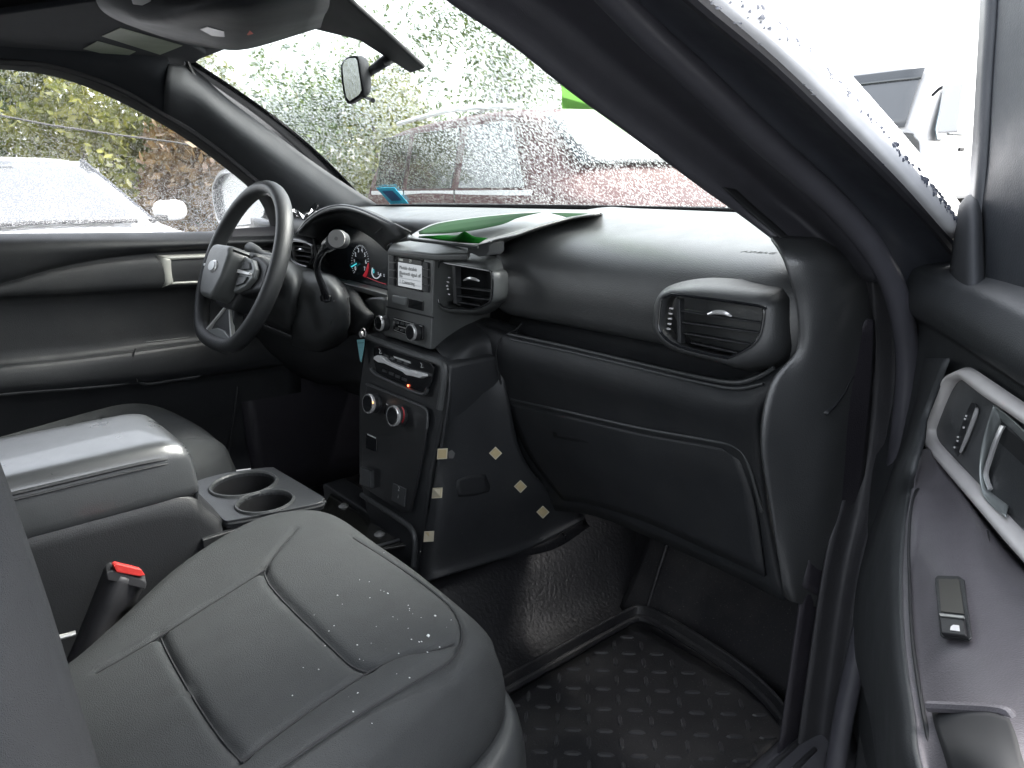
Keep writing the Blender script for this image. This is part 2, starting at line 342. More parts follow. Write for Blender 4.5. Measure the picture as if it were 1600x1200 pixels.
# ---- near (passenger) pillar: trim, seal, flange, painted outside
def up_to_roof(c):   # a pillar line carried on up to the side rail over the door
    q = [X(a, b, x) for a, b, x in c]; p = q[0]; z2 = max(p.z+.05, 1.49)
    return [V((p.x-.03, -.62, z2+.02)), V((p.x-.025, -.15, z2+.015)), V((p.x-.01, min(p.y-.12, .22), (p.z+z2)/2+.012))]+q
def loft(name, cs, m, parent, nu=5, nv=5, th=.003): return surf(name, [up_to_roof(c) for c in cs], m, parent, nu, nv, th)
L0 = [(560, -110, .56), (640, -55, .57), (712, 2, .58), (800, 62, .59), (900, 142, .60), (1000, 215, .615), (1100, 290, .63), (1170, 340, .645), (1250, 402, .69), (1290, 436, .71)]
L1 = [(700, -190, .64), (790, -115, .645), (875, -40, .65), (960, 30, .66), (1050, 115, .67), (1130, 190, .68), (1205, 258, .69), (1268, 318, .705), (1330, 385, .73), (1368, 440, .745)]
L2 = [(760, -200, .68), (850, -130, .69), (930, -50, .70), (1010, 30, .705), (1100, 120, .715), (1180, 195, .72), (1255, 262, .73), (1320, 322, .74), (1372, 385, .755)]
Lm = [((a[0]+b[0])/2+8, (a[1]+b[1])/2-8, (a[2]*.6+b[2]*.4)-.012) for a, b in zip(L0, L1)]
npt = loft('front_pillar_trim', [[(a+2, b-1, x-.03) for a, b, x in L0], L0, Lm, L1, [(a+26, b-20, x+.02) for a, b, x in L1]], mat('lit_pillar_trim', (.05, .05, .06), .5, grain=.3, gscale=900, var=.05), body)  # same trim as the far pillar, colour raised for light from outside
# dark strip laid on the lower trim, painted as the shade in a slot
NPS = on_surf(npt, .0045)
surf('trim_shadow_gap', [[NPS(a, b) for a, b in [(1128, 292), (1160, 322), (1195, 352), (1232, 382)]], [NPS(a, b) for a, b in [(1150, 296), (1185, 328), (1222, 360), (1252, 388)]]], DARK, npt, 3, 3, .0008)
seal = [(850, -130, .70), (930, -40, .705), (1010, 45, .71), (1100, 130, .715), (1180, 205, .72), (1258, 275, .73), (1325, 340, .745), (1375, 405, .76), (1405, 475, .77), (1418, 560, .775), (1412, 650, .775), (1398, 760, .77), (1375, 880, .77), (1345, 1000, .765), (1320, 1110, .76), (1300, 1230, .76)]
tube('door_opening_seal', up_to_roof(seal), [.012]*12+[.012]*7, mat('seal_sheen', (.05, .05, .06), .45, grain=.1, var=.06), body, 12, 5)  # seal rubber lightened, its sheen put into the colour
L3 = [(950, -150, .79), (1030, -60, .79), (1090, 0, .79), (1200, 92, .79), (1300, 188, .795), (1400, 288, .80), (1480, 376, .805), (1530, 460, .81)]
L2b = [(860, -130, .70), (935, -45, .705), (1015, 40, .71), (1105, 125, .715), (1205, 222, .722), (1290, 300, .735), (1372, 392, .755), (1410, 470, .765)]
L2c = [((a[0]+b[0])/2, (a[1]+b[1])/2, (a[2]+b[2])/2-.012) for a, b in zip(L2b, L3)]
loft('pillar_flange', [L2b, L2c, L3], mat('dark_flange', (.037, .040, .050), .5, var=.1), body)
tube('outer_seal', up_to_roof(L3), .006, RUB, body, 10, 5)
L3b = [(a+4, b-4, x+.003) for a, b, x in L3[:7]]
L4 = [(1060, -160, .795), (1130, -70, .795), (1188, 0, .795), (1290, 105, .80), (1390, 215, .805), (1470, 310, .81), (1510, 365, .815)]
L5 = [(1070, -175, .70), (1145, -85, .71), (1205, -15, .72), (1300, 88, .74), (1400, 200, .75), (1480, 295, .76), (1520, 350, .77)]
wp = mat('wet_white_paint', (.74, .75, .78), .18, coat=.6, var=.05)
np_ = loft('painted_pillar', [L3b, [((a[0]+b[0])/2, (a[1]+b[1])/2, (a[2]+b[2])/2+.006) for a, b in zip(L3b, L4)], L4, L5], wp, body)
# drops on the painted pillar (small domes on one mesh: nobody would count them)
dm = mat('water_drops', (.10, .11, .14), .08, trans=.4); dv, df_ = [], []
rr = random.Random(3); L3p = spl([X(*p) for p in L3b], 12); L4p = spl([X(*p) for p in L4], 12); L5p = spl([X(*p) for p in L5], 12)
for _ in range(520):
    i = rr.randrange(10, len(L3p)-1); u = rr.random()**1.3; p = L3p[i].lerp(L4p[i], u)+V((.008*math.sin(math.pi*u)+.001, 0, .0)); r_ = rr.uniform(.0010, .0030)
    nrm = V((.8, -.35, .45)).normalized(); s_ = nrm.cross(V((0, 0, 1))).normalized(); u_ = nrm.cross(s_); b0 = len(dv); e = rr.uniform(.6, 1.5)
    for k in range(7): dv.append(p+(s_*math.cos(k*.898)*e+u_*math.sin(k*.898))*r_)
    dv.append(p+nrm*r_*.6)
    df_ += [(b0+k, b0+(k+1) % 7, b0+7) for k in range(7)]
mk('water_drops', dv, df_, dm, np_)['kind'] = 'stuff'
# ---- hinge pillar, kick panel, sill below the near pillar
surf('hinge_pillar_trim', [[X(*p) for p in r] for r in (
    [(1298, 340, .700), (1335, 395, .708), (1352, 450, .715), (1352, 560, .715), (1335, 690, .715), (1310, 800, .715), (1285, 900, .715), (1240, 1210, .70)],
    [(1322, 340, .705), (1352, 400, .712), (1368, 450, .722), (1372, 560, .722), (1360, 690, .722), (1338, 800, .722), (1312, 930, .722), (1275, 1210, .71)],
    [(1345, 345, .715), (1375, 405, .73), (1392, 460, .75), (1402, 560, .75), (1392, 690, .75), (1372, 800, .75), (1340, 930, .75), (1300, 1210, .74)])], mat('pillar_cover', (.035, .035, .039), .55, grain=.4, var=.08), body, 4, 5)
surf('kick_panel', [[X(*p) for p in r] for r in (
    [(1341, 520, .718), (1352, 500, .72), (1365, 500, .725)],
    [(1318, 610, .716), (1340, 600, .72), (1362, 600, .725)],
    [(1289, 742, .712), (1320, 730, .716), (1352, 720, .722)],
    [(1256, 905, .705), (1290, 925, .71), (1325, 944, .718)],
    [(1250, 940, .70), (1285, 955, .705), (1320, 970, .715)],
    [(1205, 1250, .69), (1240, 1250, .69), (1290, 1250, .70)])], mat('kick_plastic', (.026, .024, .03), .45, grain=.5, var=.1), body, 5, 4)
sill = surf('door_sill', [[V((x, y, z)) for y in (-.6, -.1, .3, .6, .85, 1.0)] for x, z in ((.66, .44), (.685, .475), (.71, .48), (.735, .478), (.745, .45), (.80, .43), (.83, .34), (.84, .2))], mat('sill_plastic', (.10, .10, .11), .4, var=.1), body, 3, 3, .003)
for xx in (.70, .722): surf('sill_rib', [[V((xx+d, y, .4815+h)) for y in (-.6, 0, .4, .9)] for d, h in ((-.004, -.002), (-.002, .003), (.002, .003), (.004, -.002))], mat('sill_rib', (.16, .16, .17), .35), sill, 3, 3, .001)
rbox('cowl_side', (.775, 1.12, .74), (.02, .40, .70), DARK, body, .004)
for sg in (-1,): rbox('cowl_side', (sg*.80, 1.10, .78), (.02, .44, .70), RUB, body, .004)
# ---- floor, tunnel, firewall
surf('cabin_floor', [[V((x, y, z)) for x in (-.75, -.4, 0, .4, .72)] for y, z in ((-1.7, .42), (-.5, .42), (.4, .42), (.9, .42), (1.03, .424), (1.15, .50), (1.25, .64), (1.3, .85), (1.3, 1.1), (1.26, 1.16))], CARP, body, 4, 4, .004)
def tunnel(x, y): 
    return V((x, y, .42+.24*math.exp(-(x/.21)**4)*(1 if y < .9 else 1+.8*(y-.9))*.6))
surf('floor_tunnel', [[tunnel(x, y) for x in (-.36, -.3, -.25, -.2, -.1, 0, .1, .16, .21, .25, .3, .34)] for y in (-.6, -.1, .3, .6, .8, .95, 1.1, 1.22)], mat('tunnel_vinyl', (.016, .016, .018), .36, grain=1.0, gscale=160, var=.1), body, 3, 3, .004)
# back end of the cabin, closed and dark
rbox('rear_panel', (0, -1.72, 1.0), (1.5, .03, 1.2), HEAD, body, .005)
for sg in (-1, 1):
    rbox('centre_pillar', (sg*.68, -.42, 1.3), (.06, .16, .50), PILL, body, .012)
    rbox('rear_side_panel', (sg*.74, -1.05, .78), (.06, 1.3, .66), PLAS, body, .01)
rbox('rear_bench', (0, -1.0, .68), (1.2, .5, .28), SEAT, body, .06)
rbox('rear_bench_back', (0, -1.3, 1.0), (1.2, .16, .6), SEAT, body, .06)
rbox('roof_rail_lining', (.62, -1.15, 1.46), (.06, 1.1, .08), HEAD, body, .015)
rbox('roof_rail_lining', (-.63, -1.0, 1.45), (.05, 1.2, .08), HEAD, body, .015)
# bonnet and wings outside the screen
surf('bonnet', [[V((x*(1-.05*k), y, z-.05*(abs(x)/.8)**3)) for x in (-.82, -.5, 0, .5, .82)] for k, (y, z) in enumerate(((1.24, 1.10), (1.5, 1.07), (1.9, 1.02), (2.3, .93), (2.45, .8)))], WHIT, body, 4, 4, .004)
for sg in (-1, 1): surf('front_wing', [[V((sg*x, y, z)) for y in (1.05, 1.5, 2.0, 2.4)] for x, z in ((.80, 1.06), (.90, .98), (.94, .8), (.93, .5))], WHIT, body, 3, 3, .004)
# folded price sheet stuck inside the screen, lime tape above it
stk = prism('windscreen_sheet', [WSpx(a, b, -.008) for a, b in [(878, 150), (960, 172), (1003, 186), (988, 208), (940, 216), (902, 224), (886, 200)]], (0, .0006, .0008), mat('white_sheet', (.6, .66, .58), .6), None, 0)
tag(stk, 'white paper sheet stuck inside the windscreen beside the passenger pillar, torn at one corner', 'paper sheet')
stk2 = prism('lime_sheet', [WSpx(a, b, -.010) for a, b in [(876, 112), (900, 118), (960, 160), (1012, 196), (1004, 200), (985, 176), (930, 171), (878, 170)]], (0, .0006, .0008), mat('lime_sheet', (.34, .52, .24), .5, emit=None), None, 0)
tag(stk2, 'translucent lime green sheet stuck high on the windscreen beside the passenger pillar', 'plastic sheet')
for m_ in ('white_sheet', 'lime_sheet'):
    t = MATS[m_].node_tree; p = t.nodes['Principled BSDF']; tl = t.nodes.new('ShaderNodeBsdfTranslucent'); tl.inputs[0].default_value = p.inputs['Base Color'].default_value; mx = t.nodes.new('ShaderNodeMixShader'); mx.inputs[0].default_value = .7
    t.links.new(p.outputs[0], mx.inputs[1]); t.links.new(tl.outputs[0], mx.inputs[2]); t.links.new(mx.outputs[0], t.nodes['Material Output'].inputs['Surface'])
bs = prism('blue_sticker', [WSpx(a, b, -.007) for a, b in [(588, 294), (616, 293), (638, 318), (610, 319)]], (0, .0005, .0005), mat('cyan_paper', (.05, .55, .8), .5), None, 0)
tag(bs, 'small cyan bordered inspection sticker low on the driver corner of the windscreen', 'sticker')
prism('sticker_face', [WSpx(a, b, -.0085) for a, b in [(597, 299), (613, 298), (628, 313), (612, 314)]], (0, .0004, .0004), mat('sticker_blue', (.04, .13, .3), .5), bs, 0)
# ================================================================ dashboard
dash = thing('dashboard', 'black moulded dashboard across the cabin with pale glare on its top pad', 'dashboard', (0, .9, .9))
def bow(x): return -.05*(abs(x)/.7)**3
pads = []
prof = [(1.235, 1.152), (1.12, 1.157), (1.02, 1.149), (.95, 1.138), (.893, 1.124), (.862, 1.102), (.847, 1.068), (.846, 1.032), (.855, 1.006), (.90, .992)]
for j, (y, z) in enumerate(prof):
    row = []
    for x in (.10, .16, .25, .35, .45, .55, .64, .69, .715):
        e = max(0, (x-.64)/.075); zz = z-.012*(x-.4)*(1 if j < 5 else 0); yy = y+(bow(x) if j < 2 else bow(x)*.3)
        if x < .14: yy += .03
        row.append(V((x, yy+.05*e*e*(1 if 2 < j < 9 else 0), zz-.03*e*e*(1 if j < 6 else 0))))
    pads.append(row)
pad = surf('top_pad', pads, DASH, dash, 5, 4, .004)
surf('shelf_recess', [[V((x, y, z)) for x in (.12, .3, .5, .66, .72)] for y, z in ((.95, 1.0), (.905, .99), (.888, .974), (.87, .964), (.852, .957))], PLAS, dash, 4, 4, .003)
# driver side top behind the cluster hood
surf('top_pad', [[V((x, y+bow(x), z)) for x in (-.70, -.6, -.45, -.3, -.15, 0, .12)] for y, z in ((1.235, 1.145), (1.12, 1.157), (1.02, 1.157), (.93, 1.148), (.90, 1.13), (.90, 1.06))], DASH, dash, 4, 4, .004)
# lower passenger panel: lip, roll and glovebox face
def Yr(r): return [Y(a, b, y) for a, b, y in r]
low = surf('lower_panel', [Yr(r) for r in (
    [(745, 500, .875), (800, 519, .872), (900, 542, .872), (1000, 565, .87), (1090, 586, .868), (1150, 594, .862), (1205, 572, .855), (1262, 540, .85)],
    [(745, 505, .862), (800, 525, .856), (900, 548, .856), (1000, 572, .855), (1095, 594, .853), (1152, 602, .848), (1212, 583, .842), (1265, 555, .84)],
    [(745, 512, .852), (800, 531, .846), (900, 554, .845), (1000, 578, .843), (1095, 602, .841), (1150, 615, .837), (1205, 603, .83), (1250, 580, .835)],
    [(748, 545, .85), (800, 562, .842), (900, 588, .840), (1000, 612, .838), (1090, 632, .836), (1145, 640, .83), (1182, 640, .826), (1196, 630, .84)],
    [(752, 590, .87), (800, 606, .862), (900, 628, .858), (1000, 650, .856), (1090, 672, .852), (1145, 684, .846), (1182, 690, .842), (1192, 690, .86)],
    [(770, 690, .90), (820, 706, .90), (900, 722, .895), (1000, 744, .89), (1090, 764, .885), (1150, 778, .88), (1190, 785, .872), (1202, 790, .89)],
    [(860, 795, .96), (880, 798, .955), (930, 805, .945), (1000, 832, .93), (1090, 872, .92), (1160, 905, .91), (1218, 935, .90), (1232, 935, .92)])], PLAS, dash, 6, 5, .004)
# thin double lip over the lower panel
tube('trim_lip', Yr([(795, 522, .851), (900, 545, .852), (1000, 568.5, .851), (1095, 590, .849), (1150, 598, .843), (1185, 589, .838), (1210, 574, .838)]), .0028, PLASG, low, 8, 6)
tube('trim_lip', Yr([(797, 530, .843), (900, 552, .843), (1000, 576, .842), (1095, 598, .838), (1150, 607, .834), (1192, 600, .83)]), .0018, PLASG, low, 8, 6)
# glovebox lid, a panel standing just proud
gb = surf('glovebox_lid', [Yr(r) for r in (
    [(790, 628, .872), (880, 648, .865), (1000, 676, .862), (1100, 694, .856), (1150, 704, .856)],
    [(800, 655, .878), (880, 674, .871), (1000, 702, .866), (1100, 722, .861), (1163, 734, .859)],
    [(830, 715, .895), (890, 725, .890), (1000, 750, .882), (1100, 772, .876), (1180, 790, .868)],
    [(880, 780, .935), (920, 786, .932), (1000, 810, .915), (1100, 855, .904), (1196, 900, .888)])], PLAS, dash, 5, 5, .005)
tube('lid_edge', Yr([(790, 622, .868), (880, 642, .861), (1000, 669, .857), (1100, 687, .851), (1152, 700, .85), (1172, 735, .855), (1190, 800, .866)]), .0022, PLASG, gb, 6, 5)
surf('lid_handle', [Yr(r) for r in ([(862, 668, .872), (890, 668, .87), (920, 678, .87)], [(866, 682, .872), (892, 688, .87), (920, 692, .87)])], DARK, gb, 3, 3, .003)
# end cap beside the passenger pillar
surf('end_cap', [[X(*p) for p in r] for r in (
    [(1205, 372, .665), (1250, 372, .68), (1310, 378, .69), (1365, 398, .71)],
    [(1220, 395, .69), (1252, 402, .705), (1292, 405, .712), (1358, 425, .712)],
    [(1232, 430, .70), (1262, 425, .712), (1302, 432, .716), (1364, 470, .716)],
    [(1245, 480, .702), (1268, 470, .714), (1296, 475, .718), (1366, 520, .718)],
    [(1245, 545, .702), (1268, 545, .714), (1300, 550, .718), (1366, 580, .718)],
    [(1205, 600, .69), (1250, 620, .705), (1300, 640, .716), (1345, 660, .716)],
    [(1190, 690, .69), (1240, 720, .70), (1290, 740, .714), (1335, 760, .714)],
    [(1205, 800, .69), (1235, 820, .70), (1280, 840, .712), (1320, 870, .712)],
    [(1225, 930, .69), (1240, 940, .70), (1262, 945, .70), (1290, 950, .71)])], DASH, dash, 5, 5, .004)
# ---------------- air vents
def vent(label, opening, outer, p0, n, slats, wheel, tab, back=.045, mat_=DASH, div=None, lift=.012, outback=.03):
    n = V(n).normalized()
    v = ring('air_vent', [PL(a, b, V(p0)+n*(-outback), n) for a, b in outer], [PL(a, b, p0, n) for a, b in opening], mat_, dash, depth=n*-.03, front=n*lift*.5, nv=5)
    if label: v['label'] = label
    P = lambda a, b, off: PL(a, b, V(p0)-n*off, n)
    prism('vent_back', [P(a, b, back) for a, b in opening], n*-.002, DARK, v, 0)
    # inner sleeve
    tube('vent_lip', [PL(a, b, V(p0)+n*.0015, n) for a, b in opening], .0016, GLOSS, v, 6, 4, True)
    for (a0, b0), (a1, b1) in slats:
        q = [P(a0, b0, .006), P(a1, b1, .006), P(a1, b1-3, .036), P(a0, b0-3, .036)]
        prism('vent_slat', q, (0, 0, .002), PLAS, v, .0006)
    if div:
        for (a0, b0), (a1, b1), wd in div:
            prism('vent_divider', [P(a0, b0, .004), P(a0+wd, b0+wd*.15, .004), P(a1+wd, b1+wd*.15, .004), P(a1, b1, .004)], n*-.012, PLAS, v, .001)
    for (a, b) in wheel[1:]:
        rbox('wheel_notch', P(a, b, .0), (.0055, .0022, .0022), CHRO, v, .0006)
    if tab: tube('vent_tab', [P(a, b, o) for a, b, o in tab], [.0012, .0026, .0026, .0014], CHRO, v, 8, 4)
    return v
vent('passenger air vent, an eight-sided black pod with a chrome tab',
     [(1034, 469), (1046, 462), (1062, 461), (1186, 478), (1193, 484), (1193, 497), (1187, 524), (1172, 542), (1142, 558), (1127, 558), (1060, 541), (1032, 519), (1030, 494)],
     [(1026, 468), (1043, 449), (1080, 438), (1128, 435), (1215, 443), (1236, 452), (1246, 478), (1247, 515), (1243, 548), (1222, 572), (1170, 580), (1120, 566), (1054, 549), (1026, 523), (1022, 494)],
     (.58, .802, 1.05), (.16, -1, .10), [((1064, 487), (1191, 507)), ((1066, 505), (1189, 522)), ((1068, 522), (1178, 541)), ((1080, 537), (1152, 553))],
     [0, (1049, 482), (1048, 490), (1047, 498), (1046, 506), (1045, 514)], [(1106, 491, -.002), (1118, 488, -.005), (1132, 489, -.005), (1143, 494, -.001)],
     div=[((1056, 466), (1058, 536), 6)], outback=.034, mat_=mat('vent_plastic', (.036, .038, .04), .46, spec=.8, grain=.4, gscale=700, var=.05))
vent('centre air vent with a chrome tab beside the screen housing',
     [(686, 411), (700, 412), (758, 422), (768, 426), (770, 440), (768, 467), (757, 477), (743, 482), (728, 483), (686, 474)],
     [(681, 410), (692, 401), (716, 397), (752, 397), (776, 402), (785, 415), (787, 442), (785, 470), (774, 484), (752, 492), (728, 491), (681, 479)],
     (.16, .79, 1.06), (.0, -1, .06), [((712, 450), (768, 457)), ((713, 463), (767, 470)), ((715, 473), (750, 479))],
     [0, (702, 434), (700, 441), (699, 447), (700, 452), (702, 460)], [(725, 438, -.002), (733, 435, -.005), (741, 436, -.005), (749, 439, -.001)],
     div=[((706, 414), (708, 474), 5)], outback=.03, mat_=BLKG)
vent('driver side air vent with a chrome tab behind the steering wheel',
     [(456, 378), (486, 382), (489, 390), (489, 404), (483, 415), (476, 416), (462, 410), (456, 400)],
     [(450, 372), (470, 368), (490, 374), (496, 384), (495, 406), (488, 420), (474, 422), (458, 416), (450, 404)],
     (-.6, .80, 1.07), (0, -1, .06), [((458, 384), (488, 389)), ((458, 391), (488, 396)), ((459, 399), (488, 403)), ((462, 407), (485, 411))],
     [0], [(465, 391, -.002), (468, 389.5, -.006), (472, 390, -.006), (475, 392, -.002)], outback=.02)
# ---------------- screen and radio block
FP, FN = V((0, .776, 1.05)), V((0, -1, .10))
def F(a, b, o=0.): return PL(a, b, FP+FN.normalized()*o, FN)
blk = prism('screen_housing', [F(606, 388), F(678, 396), F(672, 547), F(600, 524), F(604, 490)], (0, .13, 0), BLKG, dash, .003, 3)
prism('housing_top', [Z(605.5, 389, 1.104), Z(612, 380, 1.110), Z(650, 374, 1.117), Z(700, 379, 1.117), Z(735, 390, 1.110), Z(731, 396, 1.106), Z(679, 397, 1.102)], (0, 0, -.012), BLKG, blk, .004, 3)
prism('screen_bezel', [F(616, 399, .001), F(662, 405, .001), F(661, 457, .001), F(616, 447, .001)], (0, .004, 0), GLOSS, blk, .001)
def quad(a0, b0, a1, b1, a2, b2, a3, b3, n, m, par, o, th=.0008, fn=F, bev=0):
    return prism(n, [fn(a0, b0, o), fn(a1, b1, o), fn(a2, b2, o), fn(a3, b3, o)], (0, th, 0), m, par, bev)
scrm = mat('lit_screen', (.1, .1, .1), .25, emit=(.75, .8, .85), estr=.09)
scr = quad(622, 409.5, 658.5, 415.5, 658.5, 453, 622, 446, 'screen', scrm, blk, .0022)
quad(622, 402.5, 658, 408, 658.3, 414.8, 622, 408.8, 'status_bar', mat('screen_bar', (.05, .05, .05), .3), scr, .0022)
ink = mat('screen_ink', (.01, .01, .012), .5); pal = mat('screen_pale', (.3, .3, .3), .4, emit=(.6, .65, .6), estr=.05)
_dx = (F(658, 452)-F(622, 445)).normalized(); _dy = (F(622, 409)-F(622, 445)).normalized()
for s_, a, b, h in (('Module datalink', 624, 417.5, .0088), ('Bluetooth signal off', 624, 426, .0088), ('No', 624, 430.5, .008), ('1. Connecting', 624, 439.5, .0088)):
    text('screen_text', s_, F(a, b, .0034), _dx, _dy, h, ink, scr, 'LEFT')
quad(623, 433.5, 657, 439.5, 657, 440, 623, 434, 'screen_line', ink, scr, .003, .0003)
quad(623, 441.5, 657, 447.5, 657, 448, 623, 442, 'screen_line', ink, scr, .003, .0003)
text('screen_text', '29', F(641, 408, .0034), _dx, _dy, .008, pal, scr); quad(624, 404, 629, 405, 629, 408, 624, 407, 'status_mark', pal, scr, .003)
for k in range(4): quad(660, 409+k*12, 668.5, 410.5+k*12, 668.5, 421+k*12, 660, 419.5+k*12, 'side_button', PLAS, blk, .0035, .004, bev=.0006)
for k in range(4): quad(607.5, 398.5+k*12, 615, 399.5+k*12, 615, 409.5+k*12, 607.5, 408.5+k*12, 'side_button', PLAS, blk, .0035, .004, bev=.0006)
quad(612.5, 461, 633.5, 465.5, 631.5, 477.5, 612, 472.5, 'start_button', mat('grey_button', (.17, .18, .18), .45), blk, .005, .006, bev=.0015)
quad(639, 466.5, 660, 471, 660, 486, 637.5, 480.5, 'disc_slot', GLOSS, blk, .0025, .003, bev=.0006)
quad(603.5, 478, 677, 495, 677, 497.5, 603.5, 480.5, 'panel_gap', DARK, blk, .0012, .0006)
# radio row
rad = prism('radio_plate', [F(614, 496, .004), F(660, 509, .004), F(660, 531, .004), F(655, 532, .004), F(613, 517, .004)], (0, .006, 0), GLOSS, dash, .0015)
quad(615, 497, 659, 509.5, 659, 510.5, 615, 498, 'chrome_line', SILV, rad, .0045, .0006)
quad(615, 515, 655, 530, 655, 531, 615, 516, 'chrome_line', SILV, rad, .0045, .0006)
quad(622, 509, 645, 515.5, 645, 517, 622, 510.5, 'chrome_line', SILV, rad, .0048, .0006)
for k in range(4): quad(617+k*8, 501+k*2.3, 622+k*8, 502.5+k*2.3, 622+k*8, 506+k*2.3, 617+k*8, 504.5+k*2.3, 'radio_button', PLASG, rad, .0065, .003, bev=.0006)
for k in range(4): quad(617+k*8, 511+k*2.8, 622+k*8, 512.7+k*2.8, 622+k*8, 516+k*2.8, 617+k*8, 514.4+k*2.8, 'radio_button', PLASG, rad, .0065, .003, bev=.0006)
def knob(n, c, ax, r, h, par, face=GLOSS, rimm=CHRO, grip=False):
    k = lathe(n, c, ax, [(r*1.05, 0), (r*1.05, h*.3), (r, h*.35), (r, h*.9), (r*.93, h), (0, h)], PLAS, par, 36)
    lathe('knob_ring', c, ax, [(r*.88, h*1.0), (r*1.0, h*1.0), (r*1.06, h*.88), (r*1.04, h*.72), (r*.9, h*.70)], rimm, k, 36)
    lathe('knob_face', c, ax, [(r*.84, h*.95), (r*.84, h*1.04), (0, h*1.04)], face, k, 28)
    return k
knob('radio_knob', F(604, 504.5, 0), -V((0, 1, -.1)), .0135, .018, dash); knob('radio_knob', F(654, 519, 0), -V((0, 1, -.1)), .0142, .018, dash)
# the darker fascia around, left cheek of the stack facing the driver
surf('stack_cheek', [[Y(*p) for p in r] for r in ([(560, 455, .86), (585, 462, .82), (607, 470, .785)], [(560, 490, .86), (580, 500, .82), (603, 515, .785)], [(566, 530, .86), (585, 535, .80), (600, 545, .775)])], PLASG, dash, 4, 4, .003)
# ---------------- climate panel and lower stack
def SQ(pts, n, m, par, o, th=.002, bev=0): return prism(n, [S(a, b, o) for a, b in pts], -SN*th, m, par, bev)
stk_ = prism('centre_stack', [S(a, b, -.004) for a, b in [(572, 522), (592, 528), (660, 553), (688, 560), (702, 572), (700, 600), (694, 640), (672, 740), (652, 905), (600, 880), (572, 800), (560, 740), (560, 610)]], (0, .12, 0), PLAS, dash, .006, 3)
tube('stack_brow', [S(a, b, .002) for a, b in [(574, 527), (590, 533), (630, 548), (660, 558), (685, 566), (694, 575), (693, 600), (687, 640)]], .006, PLASG, stk_, 10, 5)
cl = SQ([(583, 543), (592, 541), (640, 556), (672, 566), (678, 574), (674, 596), (666, 612), (655, 612), (588, 582), (584, 565)], 'climate_panel', GLOSS, stk_, .003, .005, .0015)
tube('panel_rim', [S(a, b, .003) for a, b in [(580, 577), (590, 586), (620, 600), (650, 613), (664, 615), (668, 607)]], .0035, PLASG, cl, 8, 5)
bright = mat('bright_bar', (.75, .75, .75), .28, metal=.15)
b_ = prism('climate_bar', [S(a, b, .012) for a, b in [(584, 557), (589, 555), (597, 558), (604, 565), (632, 577), (642, 579), (661, 584), (662, 588), (655, 591), (645, 588), (634, 586), (628, 581), (600, 568), (590, 566), (583, 561)]], -SN*.010, bright, cl, .0012)
SQ([(614, 556), (640, 565), (641, 568), (616, 559)], 'chrome_line', bright, cl, .0045)
for k in range(4): SQ([(599+k*10.5, 553+k*4), (605+k*10.5, 555.2+k*4), (605+k*10.5, 559+k*4), (599+k*10.5, 556.8+k*4)], 'climate_button', PLASG, cl, .006, .003, .0005)
for k in range(4): SQ([(597+k*10, 576+k*4.5), (604+k*10, 578.6+k*4.5), (604+k*10, 583+k*4.5), (597+k*10, 580.4+k*4.5)], 'climate_button', PLAS, cl, .006, .003, .0005)
icon = mat('icon_white', (.6, .6, .6), .4)
for a, b in ((594, 548), (659, 570)):
    tube('seat_icon', [S(a-2, b-3, .0045), S(a, b, .0045), S(a-1, b+4, .0045), S(a+2, b+4, .0045)], .0007, icon, cl, 5, 3)
lathe('red_lamp', S(638, 602.5, .004), SN, [(.0022, 0), (.0022, .001), (0, .001)], mat('red_led', (.3, .02, .0), .3, emit=(1, .12, .05), estr=1.2), cl, 12)
# lower panel with two knobs, sockets
lp = SQ([(573, 602), (590, 607), (655, 634), (666, 640), (668, 652), (662, 700), (650, 760), (640, 800), (625, 800), (566, 760), (564, 640)], 'switch_panel', mat('semi_gloss', (.02, .021, .023), .35, grain=.1, var=.05), stk_, .003, .005, .002)
tube('panel_rim', [S(a, b, .003) for a, b in [(573, 600), (600, 611), (650, 631), (664, 638), (668, 648), (667, 670)]], .0026, PLASG, lp, 8, 5)
tube('panel_rim', [S(a, b, .004) for a, b in [(565, 773), (580, 783), (625, 812), (642, 826), (648, 845), (646, 885)]], .005, PLASG, lp, 8, 5)
for (a, b), fc in (((590, 630), GLOSS), ((629, 649), GLOSS)):
    kn = knob('climate_knob', S(a, b, .002), SN+V((.04, 0, .0)), .0175, .022, stk_, fc, CHRO, True)
redm = mat('warm_red', (.28, .01, .015), .4)
tube('warm_mark', [S(626+6*math.cos(t)*.9, 648+13*math.sin(t), .0258) for t in (-1.1, -.6, 0, .6, 1.1)], .0014, redm, stk_, 6, 3)
lathe('amber_lamp', S(583, 629, .025), SN, [(.0015, 0), (.0015, .001), (0, .001)], mat('amber_led', (.4, .15, .02), .3, emit=(1, .4, .1), estr=1), stk_, 10)
SQ([(600, 630), (615, 636), (614, 654), (600, 647)], 'seat_heat_buttons', GLOSS, stk_, .005, .003, .001)
for a, b in ((603, 630.5), (616, 637)): SQ([(a, b), (a+3, b+1.3), (a+3, b+2.6), (a, b+1.3)], 'button_mark', icon, stk_, .0056, .0005)
SQ([(572, 677), (588, 684), (588, 707), (571, 700)], 'power_socket', GLOSS, stk_, .005, .003, .001); SQ([(574, 677.5), (587, 683.5), (587, 685.5), (574, 679.5)], 'socket_edge', icon, stk_, .0056, .0006)
sk = SQ([(614, 755), (633, 764), (631, 792), (611, 782)], 'power_socket', mat('socket_grey', (.05, .053, .055), .4), stk_, .006, .004, .0012)
text('socket_mark', '2', S(623, 764, .0075), (1, 0, 0), (0, .18, 1), .011, icon, sk); text('socket_mark', 'i', S(622, 776, .0075), (1, 0, 0), (0, .18, 1), .010, icon, sk)
SQ([(562, 729), (578, 736), (578, 763), (561, 757)], 'trim_tab', PLASG, stk_, .012, .012, .002)
